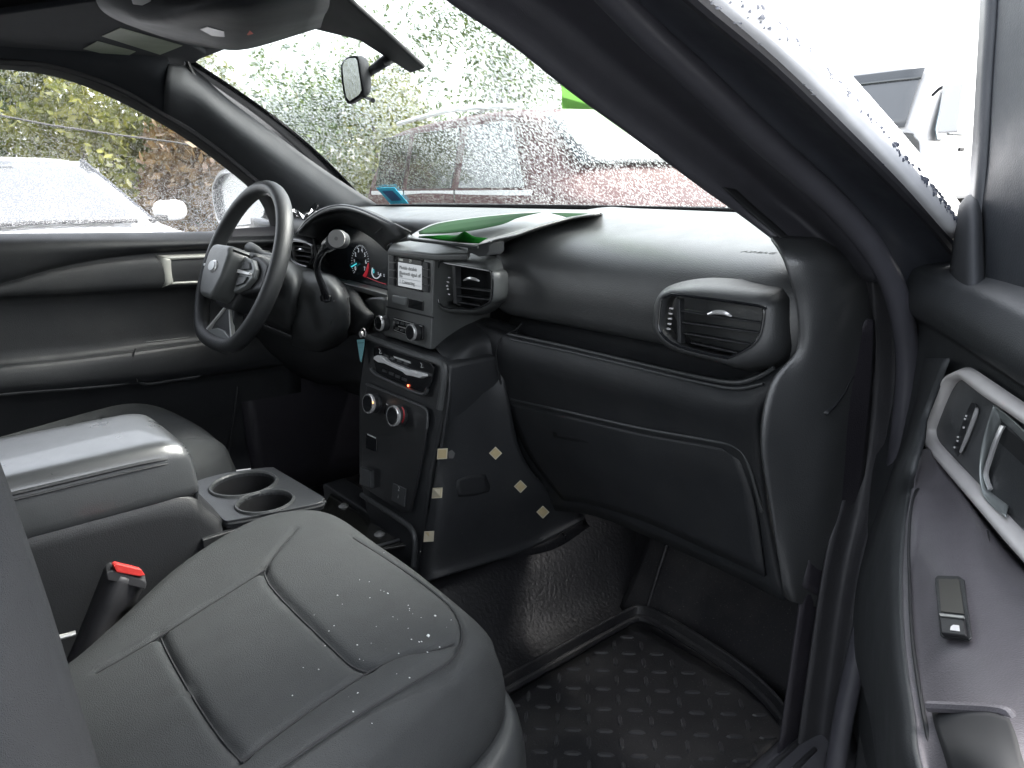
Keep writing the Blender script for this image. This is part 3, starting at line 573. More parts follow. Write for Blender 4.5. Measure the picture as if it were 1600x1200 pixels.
# ---------------- passenger side of the stack: shoulder and side panel
side = surf('stack_side', [
    [Y(672, 500, .82), Y(700, 497, .85), Y(735, 497, .875), Y(775, 500, .885), Y(812, 512, .885)],
    [Y(672, 530, .79), Y(698, 522, .81), Y(730, 512, .84), Y(770, 512, .865), Y(808, 522, .868)],
    [Y(690, 556, .765), Y(708, 545, .785), Y(735, 536, .81), Y(768, 538, .845), Y(795, 548, .855)],
    [Y(698, 572, .752), Y(712, 566, .772), Y(735, 565, .80), Y(762, 575, .84), Y(788, 585, .858)],
    [S(701, 610, -.004), X(712, 610, .128), X(735, 612, .131), X(765, 618, .137), X(795, 625, .150)],
    [S(690, 690, -.004), X(702, 690, .132), X(735, 692, .135), X(770, 695, .141), X(812, 702, .155)],
    [S(675, 770, -.004), X(695, 775, .138), X(735, 770, .143), X(790, 755, .150), X(845, 752, .165)],
    [S(655, 890, -.004), X(680, 880, .138), X(740, 860, .143), X(820, 835, .150), X(905, 798, .165)],
    [S(650, 915, -.004), X(680, 905, .148), X(745, 885, .153), X(825, 858, .160), X(915, 812, .175)]], PLAS, dash, 5, 5, .004)
tube('panel_seam', [Y(815, 505, .862), Y(806, 515, .858), Y(785, 527, .846), Y(776, 545, .835), Y(776, 570, .84), Y(783, 600, .85)], .0016, DARK, side, 6, 5)
bvh = BVHTree.FromPolygons([v.co for v in side.data.vertices], [tuple(p.vertices) for p in side.data.polygons])
def on_side(a, b, off):
    d = ray(a, b).normalized(); h = bvh.ray_cast(CAM, d); return (h[0] if h[0] is not None else X(a, b, .14))-d*.0035-d*off
surf('cable_opening', [[on_side(p[0], p[1], -.0015) for p in r] for r in ([(714, 750, .137), (735, 742, .137), (758, 741, .138)], [(712, 762, .137), (735, 760, .137), (765, 758, .138)], [(716, 776, .137), (738, 775, .137), (764, 768, .138)])], DARK, side, 3, 3, .002)
tapes = [(691, 709, 0, 'pale tape square with a torn dark smudge beside it, on the stack side panel', 17), (774, 708, 1, 'tape square turned to a diamond, top right on the stack side panel', 20), (683, 770, 0, 'upright tape square halfway down the left edge of the stack side panel', 17), (813, 760, 1, 'tape diamond between the top diamond and the lowest diamond of the slanting row', 20), (848, 800, 1, 'tape diamond lowest on the slanting right edge of the stack side panel', 20), (670, 838, 0, 'upright tape square at the foot of the stack side panel above the floor', 17)]
tpm = mat('tan_tape', (.52, .43, .25), .7, var=.05); tpe = mat('tape_pale', (.6, .55, .42), .7)
for a, b, dia, lab, s in tapes:
    h = s/2; q = [(a, b-h), (a+h, b), (a, b+h), (a-h, b)] if dia else [(a-h*.85, b-h*.9), (a+h*.95, b-h), (a+h*.82, b+h*.9), (a-h, b+h)]
    o = prism('tape_square', [on_side(c, d, 0) for c, d in q], (.0010, 0, 0), tpe, None, 0)
    tag(o, lab, 'tape', 'tape squares on the stack side panel')
    prism('tape_face', [on_side(a+(c-a)*.82, b+(d-b)*.82, .0022) for c, d in q], (.0004, 0, 0), tpm, o, 0)
prism('torn_patch', [on_side(c, d, -.001) for c, d in [(700, 706), (706, 703), (711, 708), (708, 716), (701, 716)]], (.0006, 0, 0), mat('torn_glue', (.09, .09, .09), .6), side, 0)
# ---------------- instrument cluster
hoodm = mat('hood_plastic', (.022, .024, .026), .6, grain=.3, gscale=800, var=.04)
hood = surf('cluster_hood', [
    [Z(462, 366, 1.105), Z(474, 348, 1.125), Z(493, 331, 1.145), Z(519, 320, 1.156), Z(550, 320.5, 1.158), Z(590, 335, 1.154), Z(642, 363, 1.138)],
    [Y(466, 362, .80), Y(478, 348, .80), Y(495, 334, .80), Y(519, 324.5, .80), Y(548, 325, .80), Y(588, 340.5, .80), Y(638, 367, .80)],
    [Y(470, 366, .80), Y(481, 353, .80), Y(497, 341, .80), Y(521, 333, .80), Y(550, 334, .80), Y(590, 350, .80), Y(625, 375, .80)],
    [Y(492, 372, .82), Y(498, 358, .82), Y(508, 347, .82), Y(531, 340, .82), Y(554, 345, .82), Y(584, 361, .82), Y(606, 382, .82)],
    [Y(506, 392, .87), Y(509, 374, .87), Y(516, 358, .87), Y(534, 350, .87), Y(554, 355, .87), Y(582, 372, .87), Y(604, 392, .87)]], hoodm, dash, 5, 5, .003)
tube('hood_edge_trim', [Y(466, 360, .803), Y(478, 345.5, .803), Y(495, 331.5, .803), Y(519, 322, .803), Y(549, 322.5, .803), Y(589, 338, .803), Y(639, 364.5, .803)], .0022, GLOSS, hood, 8, 5)
tube('panel_seam', [Y(597, 356, .799), Y(590, 362, .80), Y(586, 364, .81)], .0012, DARK, hood, 5, 3)
surf('hood_inner', [[Y(489, 372, .80), Y(495, 400, .80), Y(500, 422, .80), Y(520, 440, .80)], [Y(494, 374, .82), Y(503, 402, .83), Y(513, 425, .83), Y(535, 440, .82)], [Y(506, 392, .87), Y(514, 412, .87), Y(528, 432, .87), Y(545, 442, .87)]], hoodm, dash, 4, 4, .003)
rbox('vent_backing', (-.60, .93, 1.08), (.24, .02, .16), DARK, dash, .004)
G = lambda a, b, o=0.: PL(a, b, V((0, .86-o, 1.05)), (0, -1, .12))
face = prism('gauge_face', [G(505, 350), G(560, 352), G(610, 380), G(612, 475), (G(545, 462)), G(505, 430)], (0, .004, 0), mat('cluster_face', (.02, .024, .028), .22), dash, 0)
wh = mat('gauge_white', (.5, .5, .55), .4, emit=(.6, .65, .7), estr=.08); cy = mat('gauge_cyan', (.05, .5, .6), .4, emit=(.1, .8, .9), estr=.12); rd = mat('gauge_red', (.4, .02, .03), .4, emit=(.9, .05, .08), estr=.035)
gx, gy = 562.6, 409
def gp(t, rx, ry): return (gx+rx*math.cos(t), gy-ry*math.sin(t))
for k in range(29):
    t = R(222-k*9.2); L_ = 3.4 if k % 4 == 0 else 1.8
    a, b = gp(t, 13.5, 26.5); c, d = gp(t, 13.5-L_*.6, 26.5-L_*1.2)
    tube('dial_tick', [G(a, b, .001), G(c, d, .001)], .0005, wh, face, 4, 1)
for k in range(8):
    t = R(215-k*36); a, b = gp(t, 9.0, 18.5); text('dial_digit', str(k), G(a, b, .001), (1, 0, 0), (0, 0, 1), .0125, wh, face)
tube('red_zone', [G(*gp(R(t), 12.8, 26.5), .0015) for t in (-4, -20, -38, -56)], [.001, .0025, .0035, .0045], rd, face, 6, 5)
tube('needle', [G(549, 417, .004), G(557, 412, .004)], .0012, cy, face, 6, 1); tube('needle', [G(548, 415, .003), G(556, 411, .003)], .003, mat('cyan_dim', (.02, .16, .2), .4), face, 6, 1)
tube('small_dial', [G(588+7*math.cos(R(t)), 424-11*math.sin(R(t)), .001) for t in (150, 190, 230, 270, 310, 340)], .0012, wh, face, 6, 4)
text('gear_digit', '0', G(583.5, 424, .001), (1, 0, 0), (0, 0, 1), .012, cy, face)
for a, b in ((591, 427), (595, 429), (600, 430)): text('gear_mark', 'ɪ', G(a, b, .001), (1, 0, 0), (0, 0, 1), .010, wh, face)
tube('red_line', [G(573, 433, .001), G(590, 440, .001), G(603, 444, .001)], .0007, rd, face, 5, 3)
prism('cluster_sill', [Y(529, 440, .80), Y(568, 450, .80), Y(605, 460.5, .79), Y(605, 453, .85), Y(545, 437, .85)], (0, 0, -.010), BLKG, dash, .0015)
surf('lower_cluster_panel', [[Y(566, 470, .815), Y(582, 465, .80), Y(605, 464, .785)], [Y(572, 482, .81), Y(586, 482, .795), Y(605, 488, .778)], [Y(578, 500, .81), Y(588, 502, .79), Y(602, 512, .775)], [Y(580, 518, .82), Y(590, 520, .79), Y(602, 528, .775)]], BLKG, dash, 4, 4, .003)
surf('under_sill_gap', [[Y(530, 444, .83), Y(570, 455, .83), Y(600, 462, .83)], [Y(530, 470, .86), Y(570, 480, .86), Y(600, 484, .86)]], DARK, dash, 3, 3, .002)
# knee panel under the driver's side
surf('knee_panel', [[V((x, y, z)) for x in (-.72, -.55, -.4, -.2, -.09)] for y, z in ((.95, 1.0), (.90, .985), (.88, .96), (.865, .92), (.855, .85), (.90, .74), (1.0, .66))], PLAS, dash, 4, 4, .004)
# ---------------- storage tray on top
tz = lambda b: 1.1605-max(0, b-331)*.00078
def T_(a, b, o=0.): return Z(a, b, tz(b)+o)
tray = surf('tray_floor', [[T_(*p) for p in [(641, 370), (654, 361), (684, 348.5), (747, 339.5), (811, 332.8), (843, 331), (880, 331), (930, 332.5)]],
    [T_(*p) for p in [(642, 372), (672, 371), (712, 366), (765, 357), (815, 349), (845, 343), (885, 338), (931, 334)]],
    [T_(*p) for p in [(643, 374), (690, 379), (740, 384), (775, 374), (820, 361), (850, 351), (888, 342), (932, 336)]]], mat('tray_glare', (.16, .165, .165), .33, spec=.9, grain=.2), dash, 4, 3, .002)  # floor colour lightened to imitate glare in the tray
surf('tray_rim', [[T_(*p) for p in r] for r in (
    [(764, 378, -.004), (770, 374, -.004), (800, 367.5, -.002), (832, 355.5), (885, 341, 0), (924, 335, 0), (932, 332.5, 0)],
    [(764, 378, .004), (771, 374.5, .004), (802, 367, .004), (834, 355, .004), (887, 340.5, .003), (926, 334.5, .003), (934, 331.5, .003)],
    [(766, 380, .004), (775, 376, .004), (806, 368.5, .004), (838, 357, .004), (892, 342, .003), (930, 336, .003), (940, 332.5, .003)],
    [(765, 391, -.010), (773, 388, -.012), (811, 371, -.012), (838, 362.5, -.010), (896, 346, -.009), (932, 339, -.007), (942, 335, -.006)])], BLKG, tray, 4, 5, .002)
tube('tray_rim', [T_(640, 369, .004), T_(643, 374, .004), T_(690, 379.5, .003), T_(735, 385, .003), T_(747, 386, .003)], .0026, PLASG, tray, 10, 5)
prism('tray_corner_block', [Y(747.5, 382, .775), Y(764.5, 377.5, .785), Y(764.5, 393.5, .785), Y(760, 399, .78), Y(747.5, 401, .775), Y(730.5, 393.5, .775), Y(730.5, 386, .775)], (0, .03, 0), PLASG, tray, .0015)
text('airbag_word', 'AIRBAG', Z(1185, 403, 1.126)+V((0, 0, .006)), (1, 0, 0), (0, 1, .1), .012, mat('emboss', (.02, .02, .022), .6), pad)
gm = mat('green_sheet', (.016, .05, .02), .8, spec=.1); gm2 = mat('bright_green', (.004, .08, .007), .7, spec=.1)
g1 = surf('green_sheet', [[T_(a, b, .0035) for a, b in [(655, 366), (705, 364), (747, 358.4), (786, 350), (809, 340.5), (843, 332.3)]], [T_(a, b, .0035) for a, b in [(654, 361.6), (686, 349), (747, 340), (780, 336.5), (811, 333.8), (846, 331.8)]]], gm, None, 3, 5, .0006)
tag(g1, 'long dull green plastic sheet lying in the tray on the dashboard top', 'plastic sheet')
g2 = surf('green_sheet', [[T_(654, 369.5, .004), T_(692, 367.5, .004), T_(713, 367.8, .005), T_(726, 362, .008), T_(741, 369.5, .005), T_(762, 372, .004)], [T_(654, 371, .003), T_(680, 374, .003), T_(700, 376.5, .003), T_(716, 378.6, .003), T_(734, 380, .003), T_(748, 380.5, .003)]], gm2, None, 3, 5, .0006)
tag(g2, 'bright green folded plastic sheet at the front edge of the dashboard tray', 'plastic sheet')
g3 = prism('green_scrap', [T_(a, b, .003) for a, b in [(860, 332.8), (919, 333.8), (886, 340)]], (0, 0, .0006), gm, None, 0)
tag(g3, 'small green scrap at the far tip of the dashboard tray', 'plastic scrap')
# ================================================================ steering column, lever, wheel
colm = thing('steering_column', 'grey shrouded steering column behind the wheel with stalk and shift lever', 'steering column', (-.39, .75, 1.0))
def ellrow(c, rx, rz, ax, n=14):
    ax = V(ax).normalized(); u = V((1, 0, 0)); v = u.cross(ax).normalized()
    return [V(c)+u*(abs(math.cos(t))**.7*math.copysign(1, math.cos(t)))*rx+v*(abs(math.sin(t))**.7*math.copysign(1, math.sin(t)))*rz for t in [2*math.pi*k/n for k in range(n+1)]]
axc = V((0, .906, -.42))
colp = mat('column_plastic', (.040, .043, .045), .55, grain=.3, gscale=800, var=.05)
surf('column_shroud', [ellrow((-.405, .635, 1.05), .045, .04, axc), ellrow((-.40, .66, 1.035), .055, .045, axc), ellrow((-.39, .74, 1.0), .06, .05, axc), ellrow((-.38, .84, .96), .06, .05, axc)], PLAS, colm, 4, 2, .003)
YR = lambda rs: [[Y(*p) for p in r] for r in rs]
surf('upper_shroud', YR((
    [(378, 396, .71), (410, 398, .715), (440, 404, .73), (464, 415, .745), (474, 424, .76)],
    [(378, 400, .67), (410, 402, .675), (440, 409, .685), (463, 421, .70), (474, 432, .71)],
    [(380, 420, .652), (410, 425, .655), (440, 432, .66), (461, 442, .67), (471, 450, .69)],
    [(385, 455, .648), (410, 462, .65), (435, 470, .655), (455, 480, .665), (465, 486, .69)],
    [(392, 495, .68), (410, 502, .685), (432, 512, .69), (448, 520, .70), (460, 522, .72)])), colp, colm, 4, 4, .003)
shh = surf('shifter_housing', YR((
    [(466, 418, .77), (485, 423, .765), (505, 427.5, .76), (522, 432, .765), (536, 445, .775), (546, 462, .79)],
    [(466, 430, .71), (485, 433, .70), (505, 434, .69), (520, 439, .695), (533, 451, .705), (544, 467, .725)],
    [(464, 460, .685), (484, 459, .678), (504, 459, .672), (521, 462, .676), (536, 469, .69), (546, 482, .715)],
    [(460, 490, .69), (482, 492, .68), (503, 494, .675), (521, 495, .68), (536, 498, .695), (546, 503, .72)],
    [(456, 522, .71), (478, 526, .705), (500, 527, .70), (519, 523, .70), (533, 518, .71), (543, 516, .735)],
    [(458, 548, .77), (480, 550, .765), (500, 550, .76), (518, 544, .76), (532, 537, .77), (544, 530, .79)])), colp, colm, 4, 4, .003)
surf('column_boot', YR((
    [(532, 441, .80), (548, 449, .80), (562, 460, .805), (573, 476, .81)],
    [(538, 455, .77), (552, 462, .77), (565, 473, .775), (577, 485, .785)],
    [(542, 480, .75), (556, 485, .75), (570, 490, .755), (584, 491, .77)],
    [(543, 505, .755), (556, 508, .755), (570, 509, .76), (582, 503, .775)],
    [(540, 524, .79), (553, 526, .79), (565, 526, .79), (574, 520, .80)])), mat('boot_rubber', (.016, .017, .019), .6, grain=.4), colm, 4, 4, .003)
surf('under_column_cover', YR((
    [(395, 500, .72), (430, 515, .73), (470, 530, .74), (510, 535, .75), (545, 525, .77), (575, 518, .79)],
    [(400, 540, .76), (430, 550, .76), (470, 560, .77), (510, 565, .78), (545, 560, .79), (572, 555, .80)],
    [(420, 575, .86), (440, 580, .86), (475, 590, .86), (510, 600, .86), (545, 600, .85), (570, 600, .83)])), mat('boot_rubber', (.016, .017, .019)), colm, 4, 4, .003)
SHP = on_surf(shh, .003)
shp = prism('shifter_plate', [SHP(a, b) for a, b in [(482, 441), (497, 438.5), (520, 440), (533, 449), (541, 466), (543, 492), (533, 511), (517, 516.5), (491, 504), (481, 480)]], (.0, .004, 0), mat('plate_dark', (.022, .023, .025), .45), colm, .0015)
prism('lever_slot', [SHP(a, b, .001) for a, b in [(499, 470), (522, 469), (519, 498), (499, 496)]], (0, .002, 0), BLKG, shp, .0008)
prism('slot_shadow', [SHP(a, b, .001) for a, b in [(497, 500), (518, 502), (517, 507), (498, 506)]], (0, .002, 0), DARK, shp, 0)
rbox('lever_collar', SHP(509, 466, .006), (.022, .014, .012), GLOSS, shp, .003)
lev = tube('shift_lever', [Y(510, 468, .668), Y(505, 450, .655), Y(498, 432, .645), Y(495, 416, .638), Y(500, 400, .632), Y(507, 390, .628), Y(512, 384, .626), Y(520, 379, .622)], [.0075, .0065, .0055, .0055, .0055, .0065, .0105, .0115], GLOSS, colm, 14, 5)
kax = V((.62, -.76, .18)).normalized()
kn0 = Y(528, 373.5, .618)
kb = lathe('lever_knob', kn0-kax*.016, kax, [(.0095, -.004), (.013, 0), (.0142, .010), (.0142, .018), (.013, .0195), (0, .0195)], PLAS, lev, 28)
lathe('knob_ring', kn0-kax*.016, kax, [(.0112, .0195), (.0136, .0195), (.0136, .0225), (.0112, .0225)], mat('grey_ring', (.22, .22, .22), .4), kb, 28)
lathe('knob_button', kn0-kax*.016, kax, [(.0112, .0195), (.0112, .0222), (0, .0226)], mat('grey_cap', (.12, .12, .12), .45), kb, 28)
# indicator stalk on the far side
tube('indicator_stalk', [X(430, 402, -.46), X(412, 399, -.50), X(400, 393, -.53), X(390, 387, -.555)], [.008, .009, .013, .013], PLASG, colm, 12, 5)
whl = thing('steering_wheel', 'black leather steering wheel with a silver lower spoke and oval badge', 'steering wheel', (-.405, .63, 1.057))
WC = V((-.405, .625, 1.057)); wx = V((1, 0, 0)); wv = V((0, .42, .9075)); wn = V((0, -.9075, .42))
def W(x, v, n=0.): return WC+wx*x+wv*v+wn*n
rim = []
for k in range(32):
    t = 2*math.pi*k/32; x, v = .174*math.sin(t), .172*math.cos(t)
    if v < -.15: v = -.15-(abs(v)-.15)*.35
    rim.append(W(x, v))
tube('rim', rim, .0158, LEATH, whl, 16, 3, True, ell=(.92, 1.05), upv=wn)
hubm = mat('hub_plastic', (.075, .08, .08), .42, grain=.3, gscale=700, var=.04)
def wprism(n, pts, n0, n1, m, par, bev): return prism(n, [W(x, v, n0) for x, v in pts], wn*(n1-n0), m, par, bev, 4)
hub = wprism('airbag_pad', [(-.060, .018), (-.045, .034), (.045, .034), (.060, .018), (.058, -.03), (.044, -.062), (.03, -.076), (-.03, -.076), (-.044, -.062), (-.058, -.03)], -.005, .052, hubm, whl, .016)
wprism('hub_back', [(-.078, .036), (.078, .036), (.078, -.03), (.05, -.085), (-.05, -.085), (-.078, -.03)], -.035, .012, PLAS, whl, .012)
bdg = lathe('badge', W(0, -.013, .0505), wn, [(.0, 0), (.0215, 0), (.0215, .0025), (.0185, .0045), (0, .0046)], mat('badge_silver', (.6, .6, .6), .25, metal=.3), hub, 32)
lathe('badge_face', W(0, -.013, .0555), wn, [(0, 0), (.0165, 0), (.0165, .0012), (0, .0014)], mat('badge_grey', (.35, .36, .37), .3, metal=.3), bdg, 28)
for o_ in (bdg, bdg.children[0]):
    for v_ in list(o_.data.vertices):
        pr_ = (v_.co-W(0, -.013, .05)).dot(wv); v_.co = v_.co-wv*pr_*.4
for sg in (-1, 1):
    sp = wprism('spoke', [(sg*.055, .026), (sg*.10, .030), (sg*.158, .016), (sg*.162, -.015), (sg*.155, -.035), (sg*.10, -.045), (sg*.055, -.055)][::sg], -.022, .012, PLAS, whl, .008)
    wprism('button_panel', [(sg*.060, .022), (sg*.105, .018), (sg*.132, .002), (sg*.134, -.016), (sg*.112, -.036), (sg*.062, -.052)][::sg], .012, .024, mat('satin_grey', (.2, .21, .21), .4, metal=.2), sp, .004)
    wprism('rocker_button', [(sg*.075, .014), (sg*.105, .011), (sg*.120, -.001), (sg*.082, -.006)][::sg], .024, .028, PLAS, sp, .002)
    wprism('rocker_button', [(sg*.076, -.018), (sg*.118, -.016), (sg*.110, -.030), (sg*.074, -.040)][::sg], .024, .028, PLASG, sp, .002)
    wprism('bar_trim', [(sg*.066, -.006), (sg*.128, -.008), (sg*.128, -.013), (sg*.066, -.013)][::sg], .024, .030, mat('bright_bar', (.75, .75, .75)), sp, .001)
low_ = wprism('lower_spoke', [(-.026, -.072), (.026, -.072), (.068, -.150), (-.068, -.150)], -.025, -.002, PLAS, whl, .005)
for sg in (-1, 1):
    wprism('silver_strip', [(sg*.012, -.086), (sg*.017, -.084), (sg*.080, -.143), (sg*.074, -.147)][::sg], -.006, .003, mat('strip_silver', (.55, .55, .54), .35, metal=.2), low_, .0015)
wprism('silver_foot', [(-.070, -.140), (-.02, -.128), (.02, -.128), (.070, -.140), (.062, -.152), (-.062, -.152)], -.006, .002, mat('satin_grey', (.2, .21, .21)), low_, .003)
# key with a blue tag hanging from the ignition side
key = thing('key_tag', 'narrow pale blue paper tag hanging below the column beside the climate panel', 'key tag', tuple(Y(566, 525, .735)))
kk = Y(568, 521, .735)
tube('wire_loop', [kk+V((.008*math.cos(t), 0, .008*math.sin(t)+.002)) for t in [k*math.pi/4 for k in range(8)]], .0009, CHRO, key, 6, 3, True)
lathe('key_head', Y(566, 522, .738), (0, -1, 0), [(0, 0), (.006, 0), (.006, .004), (0, .004)], CHRO, key, 16)
tg = prism('paper_tag', [Y(557.5, 531, .735), Y(569, 530, .735), Y(568.5, 540, .733), Y(564.5, 566, .73), Y(562.5, 564, .73)], (0, .0008, 0), mat('blue_card', (.22, .5, .55), .6), key, 0)
for k in range(3): tube('tag_line', [Y(559+k*.9, 536+k*7, .7335), Y(568-k, 535.5+k*7, .7335)], .0004, DARK, tg, 4, 1)
# crumpled wrapper on the dash corner
rr = random.Random(11); cv_, cf_ = [], []
for i in range(9):
    for j in range(6):
        a = 446+i*5.6; b = 331-4*math.sin(i*.9)-j*.2; p = X(a, b+4, -.60+j*.014); cv_.append(p+V((rr.uniform(-.004, .004), rr.uniform(-.004, .004), rr.uniform(-.009, .010))))
cf_ = [(i*6+j, i*6+j+1, i*6+j+7, i*6+j+6) for i in range(8) for j in range(5)]
cw = mk('crumpled_wrapper', cv_, cf_, mat('foil', (.7, .7, .72), .2, metal=.8), None, False, mods=[('SOLIDIFY', dict(thickness=.0008))])
tag(cw, 'crumpled silver wrapper on the dashboard corner by the driver pillar', 'wrapper')
dk = lathe('round_clip', Y(492, 326, .90), (0, -.8, .6), [(0, 0), (.014, 0), (.016, .004), (.012, .006), (0, .005)], GLOSS, None, 24); tag(dk, 'round black clip at the end of the crumpled wrapper', 'clip')
# ================================================================ seats
def segd(x, y, pl):
    best = 9
    for (ax, ay), (bx, by) in zip(pl, pl[1:]):
        dx, dy = bx-ax, by-ay; L2 = dx*dx+dy*dy; t = max(0, min(1, ((x-ax)*dx+(y-ay)*dy)/L2)) if L2 else 0
        d = (x-ax-t*dx)**2+(y-ay-t*dy)**2
        if d < best: best = d
    return math.sqrt(best)
def cushion(name, foot, c, top, seams, m, parent, roll=.055, skirt=.13, nr=90, nth=72):
    B = spl([V((x, y, 0)) for x, y in foot], nth//4, True); n = len(B); c = V((*c, 0)); vs = []; loops = 0
    for k in range(1, nr+1):
        rho = (k/nr)**.85
        for b in B:
            p = c.lerp(b, rho); e = (b-c).length*(1-rho); z = top(p.x, p.y)
            if e < roll: u = 1-e/roll; z -= roll*.75*(1-math.sqrt(max(0, 1-u*u)))
            for pl, wd, dp in seams:
                d = segd(p.x, p.y, pl)
                if d < wd*3: z -= dp*math.exp(-(d/wd)**2)+dp*.45*math.exp(-(d/(wd*.35))**2)
            vs.append(V((p.x, p.y, z)))
        loops += 1
    for h, o in ((.02, .006), (.045, .009), (.075, .006), (skirt, -.01)):
        for b in B:
            nrm = (b-c).normalized(); z = top(b.x, b.y)-roll*.75
            vs.append(V((b.x+nrm.x*o, b.y+nrm.y*o, z-h)))
        loops += 1
    vs.append(V((c.x, c.y, top(c.x, c.y)))); ci = len(vs)-1
    fs = [(k*n+j, k*n+(j+1) % n, (k+1)*n+(j+1) % n, (k+1)*n+j) for k in range(loops-1) for j in range(n)]+[(j, (j+1) % n, ci) for j in range(n)]
    return mk(name, vs, fs, m, parent, auto=0)
ps = thing('passenger_seat', 'empty grey cloth front passenger seat nearest the open door, with wet specks on the cushion', 'car seat', (.4, .2, .45))
ptop = lambda x, y: .748+.14*(y-.2)-.35*max(0, y-.38)**2*4+.012*math.exp(-((x-.2)/.06)**2)+.010*math.exp(-((x-.6)/.05)**2)-.006*math.exp(-((x-.42)/.13)**2)
def pxy(pts, z=.765):
    out = []
    for a, b in pts:
        p = Z(a, b, z)
        for _ in range(4): p = Z(a, b, ptop(p.x, p.y))
        out.append((p.x, p.y))
    q = spl([V((x, y, 0)) for x, y in out], 4); return [(v.x, v.y) for v in q]
sm = [(pxy([(462, 826), (430, 862), (412, 888)]), .004, .003),
      (pxy([(412, 888), (425, 915), (475, 965), (525, 1013), (555, 1038), (578, 1043)]), .006, .005),
      (pxy([(578, 1043), (625, 1022), (675, 1012), (708, 1000)]), .004, .004),
      (pxy([(412, 888), (340, 933), (250, 990), (150, 1048)]), .004, .003),
      (pxy([(250, 990), (265, 1022), (300, 1082), (340, 1142), (378, 1184)]), .006, .005),
      (pxy([(378, 1184), (480, 1108), (578, 1043)]), .005, .004),
      (pxy([(430, 1200), (545, 1122), (650, 1060), (700, 1032), (719, 1005), (720, 975), (700, 940), (630, 886), (550, 836)]), .0025, .003)]
foot = [(.29, -.16), (.262, .10), (.225, .20), (.170, .30), (.140, .39), (.145, .45), (.195, .505), (.33, .528), (.455, .524), (.548, .505), (.592, .46), (.612, .38), (.625, .25), (.63, .1), (.63, -.16)]
cu = cushion('cushion', foot, (.42, .22), ptop, sm, SEAT, ps)
# stitched piping on top of the outboard seam and a vertical side stitch
pp = [V((x, y, ptop(x, y)+.0005)) for x, y in sm[6][0]]
prism('seat_base', [(.20, -.15, .66), (.60, -.15, .66), (.60, .44, .66), (.2, .44, .66)], (0, 0, -.12), PLAS, ps, .02, 3)
surf('outer_side_trim', [[V((x+o, y, z)) for y, o in ((-.2, .0), (.0, .01), (.2, .01), (.36, 0), (.47, -.03), (.52, -.09), (.53, -.2))] for x, z in ((.622, .665), (.645, .66), (.655, .62), (.65, .56), (.62, .50))], PLASG, ps, 4, 5, .004)
for yy in (.02, .4):
    for xx in (.24, .56): rbox('seat_leg', (xx, yy, .49), (.03, .05, .12), PLAS, ps, .004)
for xx in (.24, .56): rbox('seat_rail', (xx, .16, .445), (.045, .56, .025), SILV, ps, .003)
bcs = [(.262, -.10), (.262, -.03), (.295, 0), (.34, -.015), (.40, -.04), (.455, -.045), (.51, -.04), (.565, -.015), (.612, 0), (.642, -.02), (.655, -.05), (.652, -.10), (.60, -.14), (.455, -.15), (.31, -.14), (.262, -.10)]
def bf(z): return .124-.07*(z-.86)-.5*max(0, z-1.02)**2-(.35*max(0, z-1.25))
bk = surf('backrest', [[V((.455+(x-.455)*k, bf(z)+dy*kk, z)) for x, dy in bcs] for z, k, kk in ((.72, .96, 1), (.80, 1, 1), (.90, 1, 1), (1.0, .99, 1), (1.12, .97, 1), (1.24, .88, 1), (1.31, .72, .95), (1.335, .5, .7))], mat('shaded_seat_cloth', (.017, .019, .022), .88, grain=.9, gscale=1500, var=.03), ps, 4, 4, .006)  # seat cloth again, darkened by colour for the shade on the backrest
for si, (pl_s, _w, _d) in enumerate(sm):
    tube('seam_stitch', [V((x, y, ptop(x, y)-_d*1.12)) for x, y in pl_s[::3]+[pl_s[-1]]], .0012, mat('seam_thread', (.012, .013, .015), .8), cu, 5, 2)
# specks of water and lint
dv, fs_ = [], []; rr = random.Random(5)
spk = [(562, 907), (577, 910), (595, 923), (600, 925), (578, 935), (606, 928), (638, 947), (640, 955), (645, 960), (658, 966), (680, 963), (640, 952), (698, 981), (669, 994), (670, 996), (491, 962), (514, 987), (508, 1010), (562, 1031), (580, 1006), (603, 1015), (643, 1000), (568, 1033), (474, 1044), (498, 1047), (545, 1090), (559, 1084), (552, 1113), (457, 1088), (623, 1022), (620, 1054), (640, 1060), (535, 945), (588, 980), (655, 1004), (668, 1020)]
for a, b in spk+[(rr.gauss(610, 70), rr.gauss(1000, 60)) for _ in range(12)]:
    x, y = pxy([(a, b), (a+1, b)])[0]; r_ = rr.uniform(.0003, .0009)*rr.choice((.7, 1, 1, 1.5)) if (a, b) != (669, 994) else .0018
    p = V((x, y, ptop(x, y)+.0008)); b0 = len(dv); e = rr.uniform(.5, 1.8)
    for k in range(7): dv.append(p+V((math.cos(k*.898)*e, math.sin(k*.898), 0))*r_)
    dv.append(p+V((0, 0, r_))); fs_ += [(b0+k, b0+(k+1) % 7, b0+7) for k in range(7)]
mk('wet_speck', dv, fs_, mat('speck', (.6, .62, .62), .2), ps)['kind'] = 'stuff'
mk_s = [(736, 1017), (641, 1124), (471, 1128), (690, 1145)]
